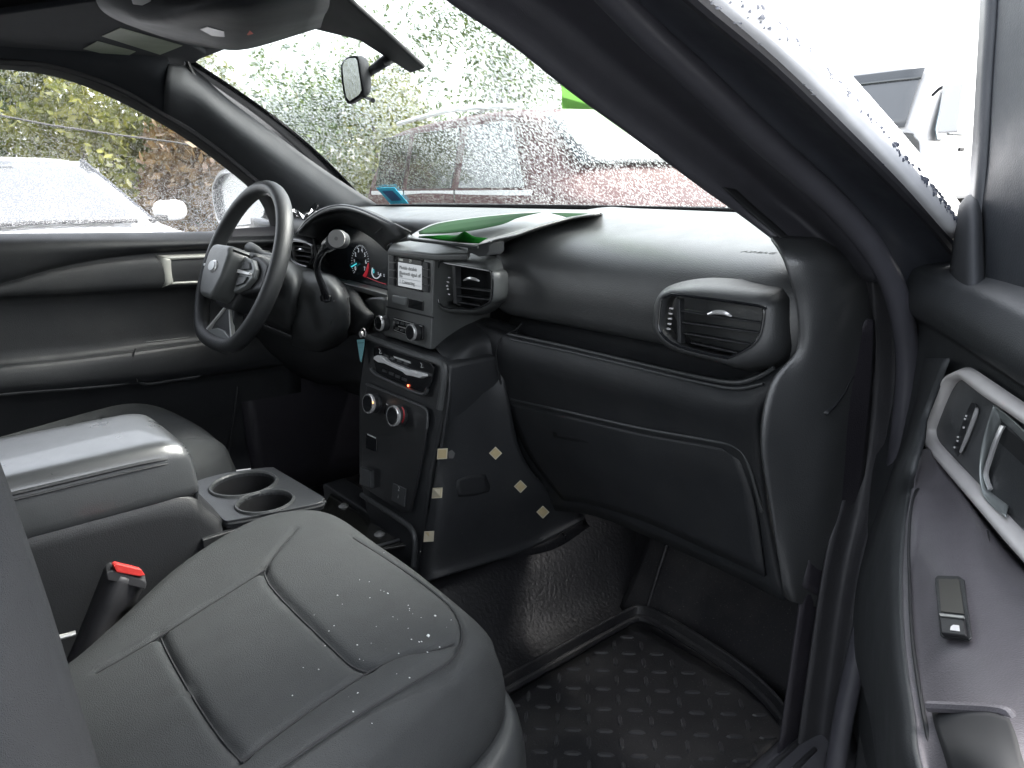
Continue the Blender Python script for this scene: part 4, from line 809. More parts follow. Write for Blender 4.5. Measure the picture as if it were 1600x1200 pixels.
# buckle between seat and console
bu = thing('belt_buckle', 'black seat belt buckle with red release button between passenger seat and console', 'seat belt buckle', tuple(X(150, 985, .185)))
surf('buckle_stalk', [[X(a, b, x) for a, b, x in r] for r in ([(168, 884, .165), (150, 930, .165), (128, 985, .17), (95, 1060, .18)], [(190, 900, .205), (172, 935, .205), (150, 985, .20), (125, 1060, .20)], [(226, 907, .19), (206, 945, .19), (180, 975, .19), (160, 1060, .19)])], mat('buckle_plastic', (.035, .035, .038), .5), bu, 3, 4, .006)
bc = prism('buckle_head', [X(164, 882, .185), X(172, 877, .185), X(222, 892, .185), X(227, 898, .185), X(225, 908, .185), X(166, 893, .185)], (.022, -.004, -.001), MATS['buckle_plastic'], bu, .002)
prism('release_button', [X(173, 880, .195), X(178, 876.5, .195), X(217, 886, .195), X(223, 895, .195), X(214, 897, .195), X(178, 890, .195)], (.013, 0, .002), mat('buckle_red', (.55, .04, .035), .4), bc, .0012)
tube('seat_lever', [X(72, 1001, .22), X(100, 994, .22), X(118, 989, .22)], .003, SILV, bu, 8, 3)
# driver's seat
ds = thing('driver_seat', 'grey cloth driver seat cushion showing between the armrest and the driver door', 'car seat', (-.4, .2, .45))
dtop = lambda x, y: .752+.12*(y-.2)-.35*max(0, y-.38)**2*4+.012*math.exp(-((x+.2)/.06)**2)+.010*math.exp(-((x+.6)/.05)**2)
dfoot = [(-x+.0, y-.015) for x, y in foot][::-1]
cushion('cushion', dfoot, (-.42, .2), dtop, [([(-.3, .35), (-.28, .1)], .006, .006), ([(-.3, .35), (-.54, .35)], .006, .008), ([(-.30, .35), (-.22, .46)], .005, .004)], SEAT, ds)
prism('seat_base', [(-.60, -.15, .66), (-.2, -.15, .66), (-.2, .42, .66), (-.60, .42, .66)], (0, 0, -.12), PLAS, ds, .02, 3)
for yy in (.02, .38):
    for xx in (-.24, -.56): rbox('seat_leg', (xx, yy, .49), (.03, .05, .14), PLAS, ds, .004)
surf('backrest', [[V((-x, y-.02, z)) for x, y, z in r] for r in (
    ((.20, -.03, .74), (.20, -.06, 1.0), (.22, -.14, 1.2), (.3, -.19, 1.3)), ((.30, -.03, .74), (.30, -.06, 1.0), (.31, -.14, 1.2), (.34, -.19, 1.32)),
    ((.50, -.03, .74), (.50, -.06, 1.0), (.49, -.14, 1.2), (.46, -.19, 1.32)), ((.62, -.03, .74), (.62, -.06, 1.0), (.60, -.14, 1.2), (.52, -.19, 1.3)))], SEAT, ds, 4, 4, .08, off=0)
# ================================================================ centre console
con = thing('centre_console', 'centre console box between the seats with padded armrest and two cup holders', 'console', (.015, .2, .43))
# lid: rounded box, soft top, piping along the passenger edge
def lidrow(y, sq=1, dz=0):
    L_, R_, t, b = -.098, .108, .893+dz, .812
    return [V((x*sq+.005*(1-sq), y, z)) for x, z in ((-.085, b), (L_-.002, b+.01), (L_, t-.025), (L_+.006, t-.008), (L_+.02, t), (-.03, t+.0015), (.04, t+.0015), (R_-.02, t), (R_-.006, t-.008), (R_, t-.025), (R_+.002, b+.01), (.095, b))]
lid = surf('armrest_lid', [lidrow(-.35), lidrow(-.1), lidrow(.1), lidrow(.2), lidrow(.29), lidrow(.322, .99, -.002), lidrow(.340, .965, -.010), lidrow(.347, .94, -.026), lidrow(.348, .91, -.055), lidrow(.346, .88, -.072)], LIDV, con, 4, 4, .003)
tube('piping', [V((.108, y, .893-.016)) for y in (-.35, 0, .2, .28)]+[V((.103, .322, .872)), V((.08, .345, .855)), V((.03, .350, .85)), V((-.03, .350, .85))], .0028, PLAS, lid, 8, 4)
tube('piping', [V((.1095, y, .893-.023)) for y in (-.35, 0, .2, .28)]+[V((.1045, .323, .866)), V((.08, .347, .848))], .0018, PLAS, lid, 8, 4)
bod = surf('console_body', [[V((x, y, z)) for y, z in r] for x, r in ((-.085, ((-.35, .81), (.0, .81), (.25, .81), (.335, .805), (.36, .80), (.38, .765))), (.088, ((-.35, .814), (.0, .814), (.25, .814), (.335, .81), (.355, .79), (.375, .765))), (.103, ((-.35, .812), (.0, .812), (.25, .811), (.325, .804), (.345, .785), (.366, .758))), (.109, ((-.35, .80), (.0, .80), (.25, .798), (.33, .785), (.35, .765), (.37, .74))), (.112, ((-.35, .43), (.0, .43), (.2, .43), (.3, .43), (.33, .43), (.35, .43))))], CONS, con, 4, 4, .004)
CZ = .766
plate_o = [Z(298, 760, CZ), Z(338, 742, CZ), Z(392, 733, CZ), Z(424, 730, CZ), Z(434, 734, CZ), Z(500, 773, CZ), Z(505, 780, CZ), Z(497, 786, CZ), Z(440, 798, CZ), Z(365, 812, CZ), Z(350, 812, CZ), Z(338, 800, CZ)]
hol = []
for (a, b), r_ in (((381, 757), .0465), ((414, 785), .038)):
    c_ = Z(a, b, CZ); hol.append((c_, r_))
bm = bmesh.new(); ed = []
def addloop(ps_):
    v_ = [bm.verts.new(p) for p in ps_]
    for i in range(len(v_)): ed.append(bm.edges.new((v_[i], v_[(i+1) % len(v_)])))
addloop(spl(plate_o, 3, True))
hp_ = []
for c_, r_ in hol: addloop([c_+V((math.cos(t), math.sin(t), 0))*r_ for t in [2*math.pi*k/36 for k in range(36)]])
bmesh.ops.triangle_fill(bm, use_beauty=True, edges=ed)
bmesh.ops.recalc_face_normals(bm, faces=bm.faces)
me = bpy.data.meshes.new('cup_plate'); bm.to_mesh(me); bm.free(); me.materials.append(VINYL)
cp = bpy.data.objects.new('cup_plate', me); col.objects.link(cp); cp.parent = con; cp.matrix_parent_inverse = Matrix.Translation(-con.location)
md = cp.modifiers.new('s', 'SOLIDIFY'); md.thickness = .012; md.offset = -1; md = cp.modifiers.new('b', 'BEVEL'); md.width = .003; md.segments = 3; md.limit_method = 'ANGLE'; md.angle_limit = R(50)
for c_, r_ in hol:
    ch = lathe('cup_holder', c_, (0, 0, 1), [(r_*1.0, -.012), (r_*1.0, .001), (r_*1.04, .0035), (r_*1.10, .0035), (r_*1.14, .0005)], PLASG, con, 40, caps=False)
    lathe('holder_well', c_, (0, 0, 1), [(0, -.085), (r_*.9, -.085), (r_*.97, -.012), (r_*.985, -.004)], mat('well_black', (.004, .004, .005), .6), ch, 30, caps=False)
tube('plate_piping', [p+V((0, 0, -.006)) for p in plate_o[3:11]], .0022, PLAS, cp, 8, 4)
for nm, q in (('console_front', [(-.07, .498), (.118, .502), (.118, .512), (-.07, .508)]), ('console_side', [(.108, .34), (.118, .34), (.118, .505), (.108, .505)]), ('console_side', [(-.075, .34), (-.065, .34), (-.065, .505), (-.075, .505)])):
    prism(nm, [(x, y, .753) for x, y in q], (0, 0, -.32), CONS, con, .002, 2)
# black metal tray between console and stack
tr_ = thing('mounting_tray', 'shiny black metal mounting tray on the floor tunnel between console and stack', 'tray', tuple(Z(560, 815, .58)))
prism('tray_plate', [Z(500, 800, .600), Z(520, 765, .600), Z(565, 768, .600), Z(645, 838, .600), Z(642, 850, .600), Z(570, 862, .600), Z(500, 830, .600)], (0, 0, -.004), mat('black_metal', (.02, .02, .018), .22, coat=.3, var=.06), tr_, .001)
tube('tray_flange', [Z(560, 861, .602), Z(600, 850, .602), Z(641, 838, .602)], .0028, PLASG, tr_, 8, 4)
tube('tray_flange', [Z(568, 770, .605), Z(600, 795, .605), Z(642, 832, .605), Z(648, 850, .600)], .004, PLAS, tr_, 8, 4)
for a, b in ((537, 791), (593, 835)): lathe('bolt_head', Z(a, b, .600), (0, 0, 1), [(.010, 0), (.010, .001), (.006, .0025), (.0055, .005), (0, .0055)], SILV, tr_, 16)
prism('slot', [Z(523, 819, .6006), Z(534, 816, .6006), Z(538, 819, .6006), Z(527, 822, .6006)], (0, 0, .0006), DARK, tr_, 0)
rbox('tray_riser', Z(560, 815, .55), (.2, .05, .12), PLAS, tr_, .004)
# ================================================================ floor mat
matm = mat('mat_rubber', (.017, .017, .019), .42, grain=.5, gscale=300, var=.10, dust=.5)
fm = thing('floor_mat', 'black rubber tray mat with raised tread bars in the passenger footwell', 'floor mat', (.5, .7, .43))
MZ = .432
surf('mat_sheet', [[V((x, y, z)) for x in (.325, .42, .52, .6, .66)] for y, z in ((.30, MZ), (.5, MZ), (.7, MZ), (.9, MZ), (1.0, MZ+.001))], matm, fm, 4, 4, .003)
e = [V((.318, .30, MZ+.004)), V((.315, .6, MZ+.004)), V((.315, .85, MZ+.004)), V((.318, .99, MZ+.004)), V((.33, 1.018, MZ+.006)), V((.37, 1.022, MZ+.008)), V((.47, 1.015, MZ+.008)), V((.56, 1.0, MZ+.008)), V((.64, .965, MZ+.008)), V((.665, .92, MZ+.008)), V((.668, .7, MZ+.008)), V((.668, .3, MZ+.008))]
tube('mat_rim', e, .007, matm, fm, 8, 4)
surf('mat_wall', [[p+V((-.004 if p.x < .4 else 0, .0, 0)) for p in e[:10]], [p+V((-.008 if p.x < .34 else (.006 if p.x > .66 else 0), (.006 if p.y > .95 else 0), .022)) for p in e[:10]]], matm, fm, 4, 4, .003)
# raised treads: straight from the pattern, alternating rows of cross and long bars
tb = []; bmv, bmf = [], []
def bar(cx, cy, lx, ly, h=.0028):
    b0 = len(bmv)
    for z, k in ((MZ+.0015, 1), (MZ+.0015+h, .72)):
        for sx, sy in ((-1, -1), (1, -1), (1, 1), (-1, 1)): bmv.append(V((cx+sx*lx/2*k, cy+sy*ly/2*k, z)))
    for i in range(4): bmf.append((b0+i, b0+(i+1) % 4, b0+4+(i+1) % 4, b0+4+i))
    bmf.append((b0+4, b0+5, b0+6, b0+7))
ca, sa = math.cos(R(45)), math.sin(R(45))
def rbar(cx, cy, ang, l, wd, h=.003):
    b0 = len(bmv); c_, s_ = math.cos(ang), math.sin(ang)
    for z, k in ((MZ+.0015, 1), (MZ+.0015+h, .8)):
        for sx, sy in ((-1, 0), (-.6, -1), (.6, -1), (1, 0), (.6, 1), (-.6, 1)):
            u, v_ = sx*l/2*k, sy*wd/2*k; bmv.append(V((cx+u*c_-v_*s_, cy+u*s_+v_*c_, z)))
    for i in range(6): bmf.append((b0+i, b0+(i+1) % 6, b0+6+(i+1) % 6, b0+6+i))
    bmf.append(tuple(b0+6+i for i in range(6)))
st = .033
for i in range(12):
    for j in range(24):
        x, y = .345+i*st, .33+j*st
        if x > .645 or y > .985: continue
        if (i+j) % 2: rbar(x, y, R(45), .026, .0062)
        else: rbar(x, y, R(-45), .026, .0062)
mk('tread_pattern', bmv, bmf, mat('tread_rubber', (.05, .05, .052), .3), fm, auto=20)
surf('kick_panel', [[V((x, y, z)) for y in (.70, .85, 1.0, 1.15, 1.28)] for x, z in ((-.72, 1.12), (-.73, .9), (-.72, .65), (-.70, .42))], MATS['kick_plastic'], body, 4, 4, .006)
surf('kick_trim', [[V((x, y, z)) for y, z in ((.60, .44), (.66, .60), (.71, .80), (.74, 1.0))] for x in (-.755, -.735, -.715)], PLAS, body, 3, 4, .006)
surf('driver_sill', [[V((x, y, z)) for y in (-.6, 0, .5, .75)] for x, z in ((-.78, .40), (-.74, .47), (-.68, .47), (-.65, .42))], MATS['sill_plastic'], body, 3, 3, .004)
# toe board cover rising to the firewall, slightly creased
surf('toe_board', [[V((x, y+.01*math.sin(x*18), z)) for x in (.27, .33, .42, .52, .62, .70)] for y, z in ((1.03, .43), (1.06, .47), (1.10, .53), (1.15, .60), (1.19, .70), (1.22, .82))], CARP, body, 4, 5, .004)
tube('toe_seam', [V((.322, 1.035, .44)), V((.318, 1.07, .50)), V((.315, 1.13, .62)), V((.312, 1.18, .75))], .004, CARP, body, 8, 4)
surf('tunnel_flap', [[Z(650, 905, .535), Z(700, 895, .54), Z(770, 868, .548), Z(850, 838, .555), Z(908, 805, .565)], [Z(652, 915, .53), Z(705, 904, .533), Z(775, 878, .54), Z(855, 850, .547), Z(915, 815, .556)], [Z(665, 935, .50), Z(720, 925, .50), Z(790, 900, .505), Z(865, 875, .51), Z(925, 840, .52)], [Z(690, 990, .45), Z(740, 985, .45), Z(800, 965, .45), Z(850, 945, .45), Z(900, 915, .46)]], MATS['tunnel_vinyl'], body, 4, 5, .004)
ped = thing('foot_pedals', 'dark brake and accelerator pedals under the steering column', 'pedals', (-.4, 1.0, .5))
for x_, w2 in ((-.40, .09), (-.27, .05)):
    pdl = rbox('pedal_pad', (x_, .98, .56), (w2, .012, .07 if w2 > .06 else .12), RUB, ped, .004, Matrix.Rotation(R(-25), 3, 'X')); tube('pedal_arm', [V((x_, .99, .57)), V((x_, 1.05, .68)), V((x_, 1.08, .85))], .008, PLAS, pdl, 8, 3)
# ================================================================ driver's door (far side)
dd = thing('driver_door', 'closed black driver door inner panel with silver handle surround', 'car door', (-.78, .35, .5))
cx_ = (-260, -100, 0, 80, 160, 240, 320, 400, 470)
def drow(ys, xs): return [X(a, y, xs if not isinstance(xs, (list, tuple)) else xs[i]) for i, (a, y) in enumerate(zip(cx_, ys))]
surf('door_panel', [
    drow((369, 367, 366, 365.5, 365, 364, 363, 361, 360), -.755),
    drow((372, 371, 370, 369.5, 369, 368, 366, 364, 362), -.735),
    drow((382, 380, 379, 378, 377, 376, 375, 373, 371), -.712),
    drow((398, 396, 394, 391, 387, 384, 381, 378, 376), -.704),
    drow((470, 452, 432, 412, 398, 391, 387, 384, 382), -.712),
    drow((480, 462, 443, 421, 405, 396, 391, 388, 386), -.724),
    drow((486, 468, 450, 432, 420, 412, 408, 404, 402), -.714),
    drow((494, 478, 462, 457, 452, 447, 443, 438, 434), -.716),
    drow((505, 488, 472, 467, 462, 457, 452, 447, 443), -.738),
    drow((560, 545, 520, 515, 510, 500, 495, 490, 485), -.745),
    drow((600, 586, 570, 562, 552, 541, 531, 520, 510), -.742),
    drow((604, 590, 574, 566, 557, 546, 535, 524, 514), -.68),
    drow((610, 596, 580, 572, 562, 552, 541, 530, 520), -.662),
    drow((640, 626, 610, 604, 597, 590, 580, 570, 560), -.662),
    drow((646, 632, 616, 610, 603, 596, 587, 576, 566), -.69),
    drow((665, 650, 634, 628, 620, 610, 600, 590, 580), -.715),
    drow((800, 790, 780, 770, 760, 750, 740, 730, 720), -.735)], PLAS, dd, 4, 3, .004)
tube('pocket_lip', [X(a, b, -.672) for a, b in [(0, 616), (60, 611), (130, 606), (190, 600), (210, 594), (230, 600), (270, 594), (312, 586), (345, 560)]], .004, PLASG, dd, 8, 4)
tube('panel_seam', [X(a, b, -.661) for a, b in [(212, 545), (208, 556), (208, 575), (214, 596)]], .0018, DARK, dd, 6, 3)
tube('armrest_line', [X(a, b, -.735) for a, b in [(228, 535), (262, 531), (296, 527)]], .0014, PLASG, dd, 6, 3)
hb = ring('handle_surround', [X(a, b, -.716) for a, b in [(245, 402), (252, 399), (330, 396), (420, 392), (425, 436), (340, 443), (262, 446), (253, 446)]],
     [X(a, b, -.716) for a, b in [(268, 408), (272, 406), (330, 403), (404, 400), (410, 424), (340, 436), (276, 440), (271, 438)]], mat('door_silver', (.42, .42, .39), .38, metal=.15, var=.03), dd, depth=V((-.02, 0, 0)), front=V((.006, 0, 0)))
prism('handle_recess', [X(a, b, -.737) for a, b in [(268, 408), (330, 403), (404, 400), (410, 424), (340, 436), (272, 440)]], (.001, 0, 0), DARK, hb, 0)
prism('door_handle', [X(a, b, -.712) for a, b in [(272, 434), (300, 432), (312, 430), (360, 428), (362, 433), (340, 436), (275, 438)]], (-.012, 0, 0), CHRO, hb, .0015)
# window frame and glass of the driver's door
frame_lo = [(-260, 108, -.645), (-60, 105, -.645), (0, 106, -.645), (70, 114, -.65), (128, 131, -.66), (190, 158, -.672), (250, 190, -.685), (300, 221, -.70), (350, 258, -.715), (395, 296, -.73), (415, 325, -.74), (425, 352, -.75)]
frame_hi = [(-260, 80, -.64), (-60, 78, -.64), (0, 88, -.64), (70, 95, -.645), (140, 110, -.655), (200, 140, -.665), (262, 175, -.68), (310, 206, -.69), (362, 246, -.705), (410, 286, -.72), (440, 320, -.73), (455, 352, -.74)]
wf = surf('window_frame', [[X(*p) for p in frame_hi], [X(*p)+V((-.01, 0, 0)) for p in frame_lo]], mat('frame_lit_grey', (.12, .12, .12), .35, var=.1), dd, 2, 4, .006)  # pale grey paints the light falling on the frame
gl_t = [X(a, b-3, x-.012) for a, b, x in frame_lo]
gr = []
for k, f in enumerate((0, .33, .66, 1)):
    gr.append([p.lerp(X(a, 367-(i*.6), -.765), f) for i, (p, a) in enumerate(zip(gl_t, (-260, -60, 0, 60, 115, 170, 225, 270, 318, 362, 392, 428)))])
surf('window_glass', gr, GS, dd, 3, 3, 0)
# ---------------- outside mirror
om = thing('door_mirror', 'wet outside mirror of the driver door seen through its window', 'door mirror', tuple(X(400, 340, -.90)))
mp_ = [(331, 300), (334, 285), (341, 273), (352, 268), (385, 267), (404, 272), (414, 285), (418, 315), (414, 338), (400, 352), (370, 356), (350, 353), (338, 340)]
hs_ = ring('mirror_shell', [Y(a+(a-375)*.06+3, b+(b-312)*.08, 1.0) for a, b in mp_], [Y(a+(375-a)*.06, b+(312-b)*.07, .93) for a, b in mp_], mat('shell_black', (.02, .02, .022), .35, coat=.3), om, depth=V((0, .03, 0)), front=V((0, -.003, 0)))
prism('shell_back', [Y(a+3, b, 1.04) for a, b in mp_], (0, .03, 0), MATS['shell_black'], om, .015, 4)
prism('mirror_glass', [Y(a+(375-a)*.07, b+(312-b)*.08, .945) for a, b in mp_], (0, .003, 0), mat('mirror_wet', (.75, .77, .78), .18, metal=.9, grain=.6, gscale=160), om, 0)
surf('mirror_arm', [[X(430, 345, -.80), X(415, 345, -.84), X(400, 340, -.90)], [X(440, 362, -.80), X(420, 362, -.84), X(400, 352, -.90)]], MATS['shell_black'], om, 3, 3, .03)
# ================================================================ rear-view mirror
rv = thing('rear_view_mirror', 'small black rear-view mirror on a short arm under the windscreen top', 'mirror', tuple(Y(556, 125, .8)))
MP = Y(550, 125, .8); MN = V((-.276, -.961, .05)).normalized()
def Mp(a, b, o=0.): return PL(a, b, MP+MN*o, MN)
prism('mirror_glass', [Mp(a, b, .002) for a, b in [(535, 103), (538, 95), (545, 91), (555, 90.5), (558, 95), (561, 115), (565, 141), (560, 149), (546, 158), (541, 152), (537, 130)]], -MN*.003, mat('mirror_streaks', (.16, .17, .165), .14, metal=.95, grain=1.0, gscale=110), rv, .0006)
surf('mirror_housing', [[Mp(a, b, .001) for a, b in [(533, 103), (538, 93), (546, 89), (556, 88), (560, 93), (563, 115), (567, 142), (562, 151), (546, 161), (540, 154), (535, 130), (533, 103)]],
    [Mp(a, b, -.012) for a, b in [(533, 103), (539, 92), (548, 88), (561, 88), (569, 94), (573, 115), (576, 142), (566, 152), (548, 162), (540, 155), (535, 130), (533, 103)]],
    [Mp(a, b, -.028) for a, b in [(540, 105), (545, 96), (552, 91), (564, 90), (574, 97), (578, 115), (578, 140), (568, 150), (550, 159), (545, 150), (542, 130), (540, 105)]],
    [Mp(562, 122, -.034)]*12], mat('mirror_case', (.03, .032, .035), .85, spec=.15), rv, 3, 3, .001)
tube('mirror_arm', [Mp(566, 120, -.02), Mp(578, 112, -.03), X(594, 101, -.10), WSpx(612, 88, -.012)], [.010, .008, .009, .011], PLAS, rv, 12, 4)
tube('dimming_tab', [Mp(566, 150, -.008), Mp(574, 153, -.006), Mp(583, 157, -.004)], [.003, .0025, .004], PLAS, rv, 8, 4)
# ================================================================ passenger door (open, near side)
pd = thing('passenger_door', 'open front passenger door on the camera side with silver bezel and window switch', 'car door', tuple(DD(.2, -.05, .5)))
dprof = [(-.06, 1.112), (-.03, 1.118), (.0, 1.112), (.008, 1.104), (.014, 1.092), (.014, 1.080), (.010, 1.070), (.0, 1.062), (-.004, 1.055), (-.004, .99), (-.002, .94), (.0, .90), (.01, .86), (.012, .70), (.0, .52), (-.03, .44)]
surf('door_panel', [[DD(d, n*(1 if d > .05 else .55), z+.006*math.sin(d*6)) for d in (-.03, .02, .08, .16, .25, .36, .5, .8, 1.05)] for n, z in dprof], mat('door_trim', (.031, .034, .037), .5, grain=.35, gscale=800, var=.06), pd, 3, 4, .004)
prism('door_shell', [DD(-.04, -.07, .42), DD(1.08, -.07, .42), DD(1.08, -.07, 1.10), DD(-.04, -.07, 1.10)], -DN*.07, WHIT, pd, .01)
prism('door_edge', [DD(-.045, -.06, .42), DD(-.045, .0, .44), DD(-.045, .005, 1.08), DD(-.045, -.06, 1.10)], DT*.01, PLAS, pd, .003)
bz = ring('bezel', [D(a, b, .004) for a, b in [(1513, 575), (1503, 577), (1493, 583), (1483, 593), (1467, 618), (1447, 660), (1443, 674), (1445, 688), (1453, 702), (1475, 728), (1503, 762), (1545, 812), (1592, 868), (1660, 930), (1720, 900), (1722, 760), (1690, 690), (1600, 629), (1550, 595), (1524, 578)]],
    [D(a, b, .004) for a, b in [(1508, 590), (1499, 591), (1489, 594), (1481, 604), (1472, 622), (1456, 663), (1454, 676), (1457, 687), (1464, 697), (1482, 717), (1508, 745), (1552, 792), (1590, 833), (1640, 880), (1690, 860), (1692, 770), (1665, 705), (1600, 655), (1550, 622), (1520, 599)]], mat('bezel_silver', (.68, .66, .65), .38, metal=.1, grain=.05, var=.03), pd, depth=-DN*.012, front=DN*.006, nv=4)
prism('bezel_plate', [D(a, b, -.001) for a, b in [(1507, 584), (1489, 590), (1470, 620), (1450, 663), (1450, 680), (1470, 712), (1552, 800), (1592, 838), (1602, 828), (1562, 796), (1540, 770), (1532, 738), (1538, 700), (1552, 640), (1600, 676), (1690, 746), (1700, 735), (1600, 650), (1545, 612)]], -DN*.002, mat('plate_grey', (.085, .09, .095), .42, grain=.3, gscale=900, var=.05), bz, 0)
sl_ = [(1526, 630), (1520, 629), (1514, 640), (1505, 663), (1494, 695), (1493, 708), (1498, 714), (1505, 705), (1519, 668), (1529, 640)]
prism('lock_slot', [D(a, b, .0005) for a, b in sl_], DN*.0012, mat('slot_dark', (.03, .032, .035), .35), bz, .0008)
tube('lock_bar', [D(1526, 638, .003), D(1524, 648, .004), D(1512, 680, .004), D(1501, 706, .003)], [.0013, .0018, .0018, .0013], CHRO, bz, 8, 4)
for a, b in ((1510, 650), (1508, 655), (1497, 683), (1496, 689), (1491.5, 699), (1506, 668)): rbox('lock_icon', D(a, b, .0026), (.002, .002, .002), CHRO, bz, .0007)
hc = surf('handle_cup', [[D(a, b, n) for a, b, n in r] for r in (
    [(1552, 633, .006), (1543, 662, .006), (1533, 700, .006), (1530, 735, .006), (1534, 768, .006), (1548, 790, .006), (1572, 808, .006)],
    [(1558, 640, .003), (1550, 665, .002), (1542, 700, .002), (1537, 735, .002), (1540, 762, .002), (1552, 780, .002), (1574, 798, .002)],
    [(1566, 662, -.004), (1560, 678, -.006), (1549, 712, -.006), (1541, 740, -.006), (1544, 758, -.006), (1556, 770, -.006), (1578, 786, -.006)],
    [(1572, 668, -.03), (1566, 684, -.03), (1556, 716, -.03), (1549, 742, -.03), (1553, 756, -.03), (1562, 766, -.03), (1584, 780, -.03)])], mat('cup_silver', (.35, .38, .38), .35, metal=.6), bz, 3, 4, .001)
surf('handle_cup', [[D(a, b, n) for a, b, n in r] for r in (
    [(1552, 633, .006), (1575, 650, .006), (1610, 682, .006), (1650, 720, .006)], [(1556, 642, .002), (1578, 660, .002), (1610, 692, .002), (1650, 730, .002)], [(1566, 662, -.006), (1585, 678, -.006), (1612, 704, -.006), (1650, 742, -.006)])], MATS['cup_silver'], bz, 3, 4, .001)
prism('handle_shade', [D(a, b, -.0022) for a, b in [(1566, 664), (1548, 714), (1541, 742), (1545, 760), (1560, 772), (1590, 794), (1650, 830), (1680, 780), (1640, 735), (1590, 684)]], -DN*.0006, DARK, bz, 0)  # thin dark sheet before the panel, painted shade of the handle cup
tube('handle_edge', [D(1567, 665, .0), D(1559, 682, .002), D(1548, 714, .002), D(1541, 738, .002), D(1543, 752, .001), D(1548, 765, .0)], .0020, CHRO, bz, 8, 5)
ARM = mat('armrest_sky_sheen', (.10, .095, .105), .36, grain=.4, gscale=900, var=.05)  # lilac-grey sky sheen put into the base colour
AR = [
    [(1434, 716, .040), (1442, 703, .024), (1452, 703, .012), (1466, 720, .005), (1482, 740, .003)],
    [(1425, 765, .045), (1440, 756, .034), (1463, 752, .018), (1490, 755, .007), (1512, 782, .003)],
    [(1415, 830, .060), (1430, 826, .055), (1470, 822, .040), (1520, 815, .020), (1552, 834, .003)],
    [(1411, 900, .075), (1428, 896, .070), (1475, 890, .060), (1545, 885, .035), (1602, 890, .003)],
    [(1414, 1000, .095), (1432, 998, .090), (1490, 990, .080), (1580, 980, .055), (1680, 970, .02)],
    [(1430, 1120, .115), (1450, 1118, .110), (1520, 1112, .100), (1620, 1100, .080), (1720, 1090, .05)],
    [(1456, 1250, .130), (1478, 1250, .125), (1560, 1245, .120), (1650, 1240, .100), (1760, 1230, .07)]]
def onward(q, dd_, n_): return DH+DT*((q-DH).dot(DT)+dd_)+DN*n_+V((0, 0, q.z))
AR3 = [[D(*p) for p in r] for r in AR]
for dd_, k in ((.16, 1), (.34, .95), (.48, .6), (.53, .05)): AR3.append([onward(q, dd_, max(.002, p[2]*k)) for q, p in zip(AR3[6], AR[-1])])
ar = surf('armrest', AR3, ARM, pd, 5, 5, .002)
tube('armrest_seam', [D(a, b, n+.001) for a, b, n in [(1490, 757.5, .006), (1465, 757.5, .015), (1442, 761, .031), (1430, 770, .044), (1423, 800, .056), (1420, 850, .066), (1421, 900, .0735), (1426, 1000, .093), (1444, 1120, .112), (1472, 1250, .127)]], .0011, DARK, ar, 6, 5)
BOL = [[D(a, b, n) for a, b, n in r]+[onward(D(*r[-1]), dd_, max(.002, r[-1][2]*k)) for dd_, k in ((.16, 1), (.34, .95), (.48, .6), (.53, .05))] for r in (
    [(1484, 560, .008), (1452, 645, .015), (1442, 690, .035), (1428, 735, .05), (1423, 774, .045), (1416, 830, .060), (1412, 900, .075), (1415, 1000, .095), (1431, 1120, .115), (1457, 1250, .13)],
    [(1478, 560, .010), (1445, 645, .018), (1432, 690, .035), (1416, 735, .05), (1408, 776, .046), (1399, 830, .061), (1394, 900, .076), (1398, 1000, .096), (1413, 1120, .116), (1437, 1250, .13)],
    [(1466, 560, .006), (1436, 645, .012), (1424, 690, .025), (1408, 735, .038), (1398, 776, .038), (1388, 830, .052), (1381, 900, .066), (1385, 1000, .086), (1398, 1120, .106), (1420, 1250, .12)],
    [(1450, 560, .0), (1426, 650, .0), (1412, 695, .005), (1396, 745, .015), (1382, 790, .025), (1364, 850, .03), (1350, 920, .04), (1352, 1005, .055), (1372, 1120, .07), (1396, 1250, .09)],
    [(1440, 560, -.03), (1420, 655, -.03), (1404, 700, -.03), (1384, 755, -.02), (1366, 805, -.01), (1346, 865, .0), (1334, 930, .01), (1336, 1010, .02), (1362, 1120, .03), (1384, 1250, .04)])]
surf('door_lower_bolster', BOL, mat('door_trim', (.045, .052, .055)), pd, 4, 5, .004)
tube('panel_groove', [D(a, b, n) for a, b, n in [(1543, 830, .013), (1552, 900, .036), (1562, 960, .05), (1580, 1040, .068), (1604, 1120, .085), (1640, 1220, .10)]], .0010, DARK, ar, 6, 4)
SWN = (D(1462, 900, .066), D(1520, 1000, .078), D(1510, 902, .056))
swn = (SWN[2]-SWN[0]).cross(SWN[1]-SWN[0]).normalized(); swn = swn if swn.dot(DN) > 0 else -swn
SQ2 = lambda a, b, o: PL(a, b, SWN[0]+swn*o, swn)
sw = prism('window_switch', [SQ2(a, b, .001) for a, b in [(1462, 906), (1466, 901), (1500, 902), (1508, 908), (1520, 998), (1516, 1002), (1474, 998), (1470, 994)]], swn*.0012, PLAS, pd, .0006)
prism('switch_well', [SQ2(a, b, .0024) for a, b in [(1467, 905), (1499, 906), (1507, 960), (1471, 956)]], swn*.0004, mat('well_brown', (.05, .048, .042), .4), sw, 0)
prism('switch_key', [SQ2(a, b, .0022) for a, b in [(1470, 963), (1509, 967), (1515, 1000), (1474, 995)]], swn*.003, mat('key_black', (.02, .02, .022), .4), sw, .0012)
prism('switch_edge', [SQ2(a, b, .0053) for a, b in [(1468, 960), (1507, 964), (1508, 968), (1470, 964)]], swn*.001, SILV, sw, .0004)
prism('window_icon', [SQ2(a, b, .0053) for a, b in [(1485, 985), (1486, 980), (1490, 977), (1499, 978), (1500, 987)]], swn*.0004, mat('icon_white', (.6, .6, .6)), sw, 0)
ARS = on_surf(ar, .0065)
